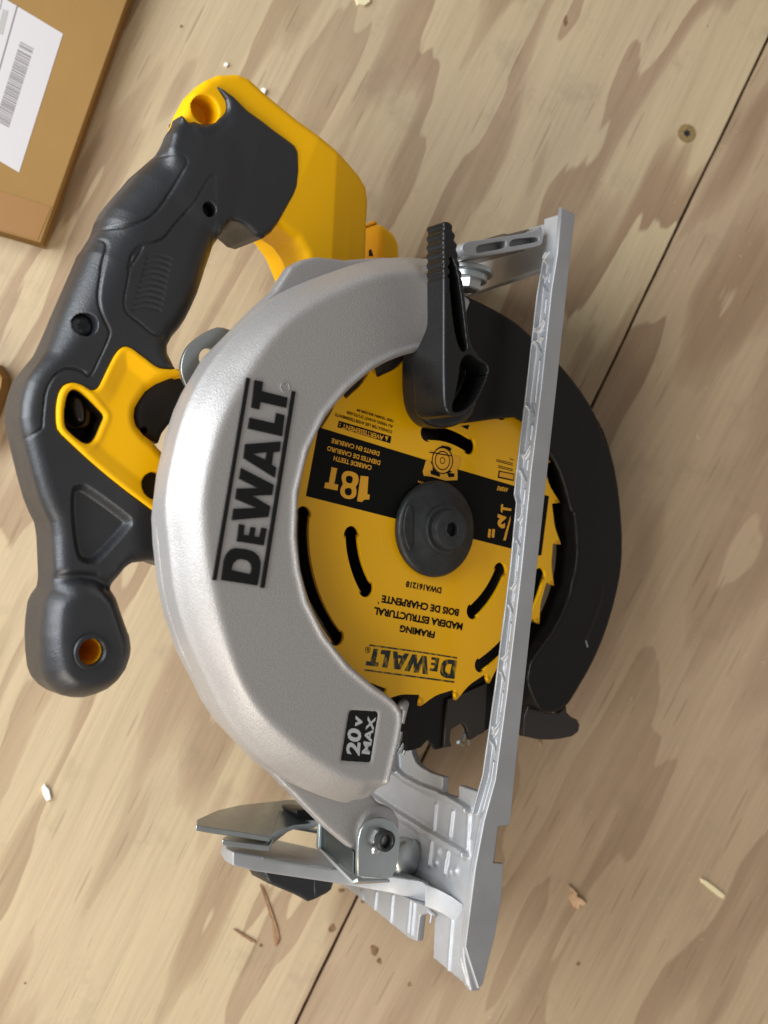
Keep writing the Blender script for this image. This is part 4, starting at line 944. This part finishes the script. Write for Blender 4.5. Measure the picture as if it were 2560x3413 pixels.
# ---------------- front: bevel bracket wall standing on the shoe
# wall follows a traced near edge: list of (h, z) and thickness along s
tri_=[('I',355,480,-40),('I',540,510,-40),('I',1050,600,-38),('I',1400,640,-25),('I',1530,661,-14),('I',1659,684,-5),('J',430,1290,0),('J',500,1316,3),('J',560,1345,7),('J',620,1378,11),('J',690,1425,17)]
tri2=[('I',352,570,-40),('I',500,608,-40),('I',1050,690,-38),('I',1400,755,-25),('I',1530,788,-14),('I',1659,826,-5),('J',430,1440,0),('J',500,1468,3),('J',560,1500,7),('J',620,1535,11),('J',690,1580,17)]
V=[];Fc=[]
n=len(tri_)
for (k,x,y,z),(k2,x2,y2,z2) in zip(tri_,tri2):
    a=P(k,x,y,z); b=P(k2,x2,y2,z2); 
    dz={355:8,352:8,540:36,500:36,1050:68}.get(x,68 if z<-35 else 45)
    V+= [(a[0],a[1],z),(b[0],b[1],z),(b[0],b[1],z-dz),(a[0],a[1],z-dz)]
for i in range(n-1):
    for j in range(4): Fc.append((4*i+j,4*i+(j+1)%4,4*i+4+(j+1)%4,4*i+4+j))
Fc.append((0,3,2,1)); Fc.append((4*n-4,4*n-3,4*n-2,4*n-1))
def bevmesh(name,V,Fc,matl,parent,b=0.6,ang=30):
    import bmesh
    o=mesh(name,V,Fc,matl,parent,smooth=False); bm=bmesh.new(); bm.from_mesh(o.data); bmesh.ops.recalc_face_normals(bm,faces=bm.faces)
    es=[e for e in bm.edges if len(e.link_faces)==2 and e.calc_face_angle(0)>math.radians(ang)]
    bmesh.ops.bevel(bm,geom=es,offset=b*0.001,segments=3,affect='EDGES',profile=0.6); bm.to_mesh(o.data); bm.free(); autosm(o,45); return o
wall=bevmesh('bevel_bracket',V,Fc,CM,saw,0.9,60)
tube('bracket_bead',[P(k,x,y,z)+(z+0.3,) for k,x,y,z in [('I',550,520,-40),('I',700,545,-39.5),('I',850,568,-39),('I',1000,590,-38.4)]],0.7,M['zinc'],wall)
# wall foot filler down to the shoe
# zinc quadrant plate: vertical plate seen from its near edge
def vplate(name,top,zs,depth_pts,th,matl,bv=0.5):
    """plate standing across the shoe: near edge (k,x,y,z) list, far edge list, thickness along s"""
    V=[];Fc=[];n=len(top)
    tv=np.array([su[0],su[1],0])*th
    for A4,B4 in zip(top,depth_pts):
        a=np.array(P(*A4)+(A4[3],)); b=np.array(P(*B4)+(B4[3],)); b=b+0
        V+=[a,b,b+tv,a+tv]
    for i in range(n-1):
        for j in range(4): Fc.append((4*i+j,4*i+(j+1)%4,4*i+4+(j+1)%4,4*i+4+j))
    Fc.append((0,3,2,1)); Fc.append((4*n-4,4*n-3,4*n-2,4*n-1))
    return bevmesh(name,V,Fc,matl,saw,bv,50)
top=[('I',110,300,-42),('I',250,325,-42),('I',400,345,-42),('I',600,378,-42)]
far=[('I',112,262,-50),('I',250,200,-68),('I',400,165,-78),('I',700,132,-88)]
vplate('bevel_quadrant',top,None,far,2.6,M['zinc'])
vplate('bevel_quadrant',[('I',600,378,-42),('I',640,350,-48),('I',760,300,-60),('I',900,290,-66)],None,[('I',700,132,-88),('I',800,130,-90),('I',900,150,-92),('I',1100,160,-92)],2.2,M['zinc'],0.2)
vplate('quadrant_backing',[('I',285,395,-41),('I',380,412,-40.5),('I',600,440,-40.5)],None,[('I',285,385,-50),('I',380,340,-60),('I',640,340,-60)],2.6,M['zinc'])
vplate('quadrant_backing',[('I',560,428,-40.6),('I',620,380,-50),('I',740,305,-62),('I',930,340,-62)],None,[('I',600,420,-52),('I',700,340,-62),('I',760,300,-70),('I',940,330,-72)],1.5,M['zinc'],0.2)
# dark adjustment knob tucked behind and lever head in front of the wall
kq=[P('I',x,y,-60) for x,y in[(770,215),(790,200),(850,200),(940,215),(960,260),(900,275),(800,262)]]
plate('bevel_stop',[chaikin(kq,1)],-75,-60,M['plastic'],saw,bev=0.8)
kb=[P('I',x,y,-58) for x,y in[(575,600),(580,660),(600,695),(720,745),(800,778),(862,815),(905,800),(985,760),(1015,735),(1030,690),(1030,600)]]
plate('bevel_knob',[kb],-78,-58,M['rubber'],saw,bev=2.0,res=3)
kb2=[P('I',x,y,-56) for x,y in[(905,640),(905,790),(985,752),(1018,700),(1025,640)]]
plate('knob_facet',[kb2],-70,-57,M['rubber'],saw,bev=1.2,res=2)
# U-shaped depth bracket, zinc
zf=-4.0
fl_=[P('I',x,y,zf) for x,y in[(1185,640),(1186,480),(1190,400),(1205,335),(1240,280),(1300,252),(1360,250),(1420,275),(1455,330),(1468,400),(1462,480),(1450,550),(1440,600),(1410,652),(1380,660)]]
hole=[P('I',1360+60*math.cos(t),408+60*math.sin(t),zf) for t in np.linspace(0,2*math.pi,20,endpoint=False)]
plate('depth_bracket_flap',[chaikin(fl_[1:13],1).tolist()+[fl_[12],fl_[13],fl_[14],fl_[0]] if False else fl_],zf-2.4,zf,M['zinc'],saw,bev=0.6,res=2)
V=[];Fc=[]
def ribbon(name,A4,B4,th,matl,b=0.5):
    V=[];Fc=[];n=len(A4)
    for i in range(n):
        a=np.array(P(*A4[i])+(A4[i][3],)); b_=np.array(P(*B4[i])+(B4[i][3],))
        V.append(a);V.append(b_)
    V=np.array(V); 
    nr=[]
    for i in range(n):
        j=min(i,n-2); e_a=V[2*j+2]-V[2*j]; e_b=V[2*j+1]-V[2*j]; q=np.cross(e_a,e_b); nr.append(q/np.linalg.norm(q))
    W_=[]
    for i in range(n):
        W_+= [V[2*i],V[2*i+1],V[2*i+1]+nr[i]*th,V[2*i]+nr[i]*th]
    for i in range(n-1):
        for j in range(4): Fc.append((4*i+j,4*i+(j+1)%4,4*i+4+(j+1)%4,4*i+4+j))
    Fc.append((0,3,2,1)); Fc.append((4*n-4,4*n-3,4*n-2,4*n-1))
    return bevmesh(name,W_,Fc,matl,saw,b,50)
ribbon('depth_bracket_web',[('I',1180,650,-4.5),('I',1150,668,-6),('I',925,445,-42),('I',935,285,-45)],[('I',1395,658,-4.5),('I',1240,665,-10),('I',1060,560,-44),('I',1170,300,-47)],2.0,M['zinc'],0.4)
ribbon('depth_bracket_leg',[('I',1168,480,-9),('I',1050,380,-28),('I',948,292,-46)],[('I',1166,628,-7),('I',1050,532,-26),('I',946,452,-43)],1.0,mat('shaded_zinc',(0.14,0.16,0.16,1),0.35,0.9),0.2)  # plate added for the bracket's dark cavity, shade put into its colour
pv=lathe('pivot_pin',[(2.6,0.5),(2.8,5.2),(3.3,6.0),(4.2,6.0),(4.9,5.4),(5.0,0)],M['washer'],saw,P('I',1375,408,zf+5),32)
o_=pv; 
lathe('pin_bore',[(2.65,4.8),(2.6,-2),(0.1,-2)],M['dark'],pv,P('I',1375,408,zf+5),20)
pv.location.z=(zf-0.2)*0.001
nt_=lathe('pin_collar',[(0.1,2.4),(4.2,2.4),(5.0,1.9),(5.2,0)],M['steel'],saw,P('I',1335,392,zf+1),6,sm_=False); nt_.location.z=zf*0.001
lathe('pin_flare',[(0.1,1.3),(1.6,1.0),(2.2,0)],M['steel'],saw,P('I',1303,468,zf),16).location.z=zf*0.001
# carriage bolt near the bracket foot
c=P('I',1520,520,-22); lathe('carriage_bolt',[(0.1,5),(4,4.8),(7,4.0),(8.6,2.6),(9.2,0.8),(9.2,-4)],M['zinc'],saw,c,40).location.z=-0.024
sq=[P('I',x,y,-20) for x,y in[(1450,545),(1590,560),(1600,605),(1440,600)]]
plate('bolt_nut',[sq],-32,-21,M['zinc'],saw,bev=0.8)
# thin metal stalk and clip seen below the blade
tube('guard_spring_pin',[P('f',415,410,-12)+(-12,),P('f',385,600,-14)+(-14,),P('f',350,780,-18)+(-18,),P('f',290,1060,-22)+(-22,)],[1.9,1.3,1.6,1.6],M['cast'],saw)
c=P('f',415,410,-10); lathe('pin_head',[(0.1,1.8),(1.9,1.5),(2.8,0.5),(2.9,-1)],M['cast'],saw,c,20).location.z=-0.011
cl=[P('f',x,y,-20) for x,y in[(215,790),(300,772),(400,775),(430,830),(400,940),(330,1070),(290,1130),(300,1330),(250,1290),(180,1250),(120,1230),(180,1000)]]
plate('spring_clip',[cl],-22.5,-20,M['cast'],saw,bev=0.6)
for a_,b_ in (((400,950),(320,1080)),((440,960),(385,1090))):
    tube('spring_end',[P('f',*a_,-18)+(-18,),P('f',*b_,-20)+(-20,)],0.9,M['zinc'],saw)
for a_,b_ in (((1230,700),(1245,800)),((1240,800),(1215,900)),((1290,860),(1290,950)),((1150,930),(1215,965))):
    tube('spring_end',[P('f',*a_,-24)+(-24,),P('f',*b_,-26)+(-26,)],0.9,M['zinc'],saw)
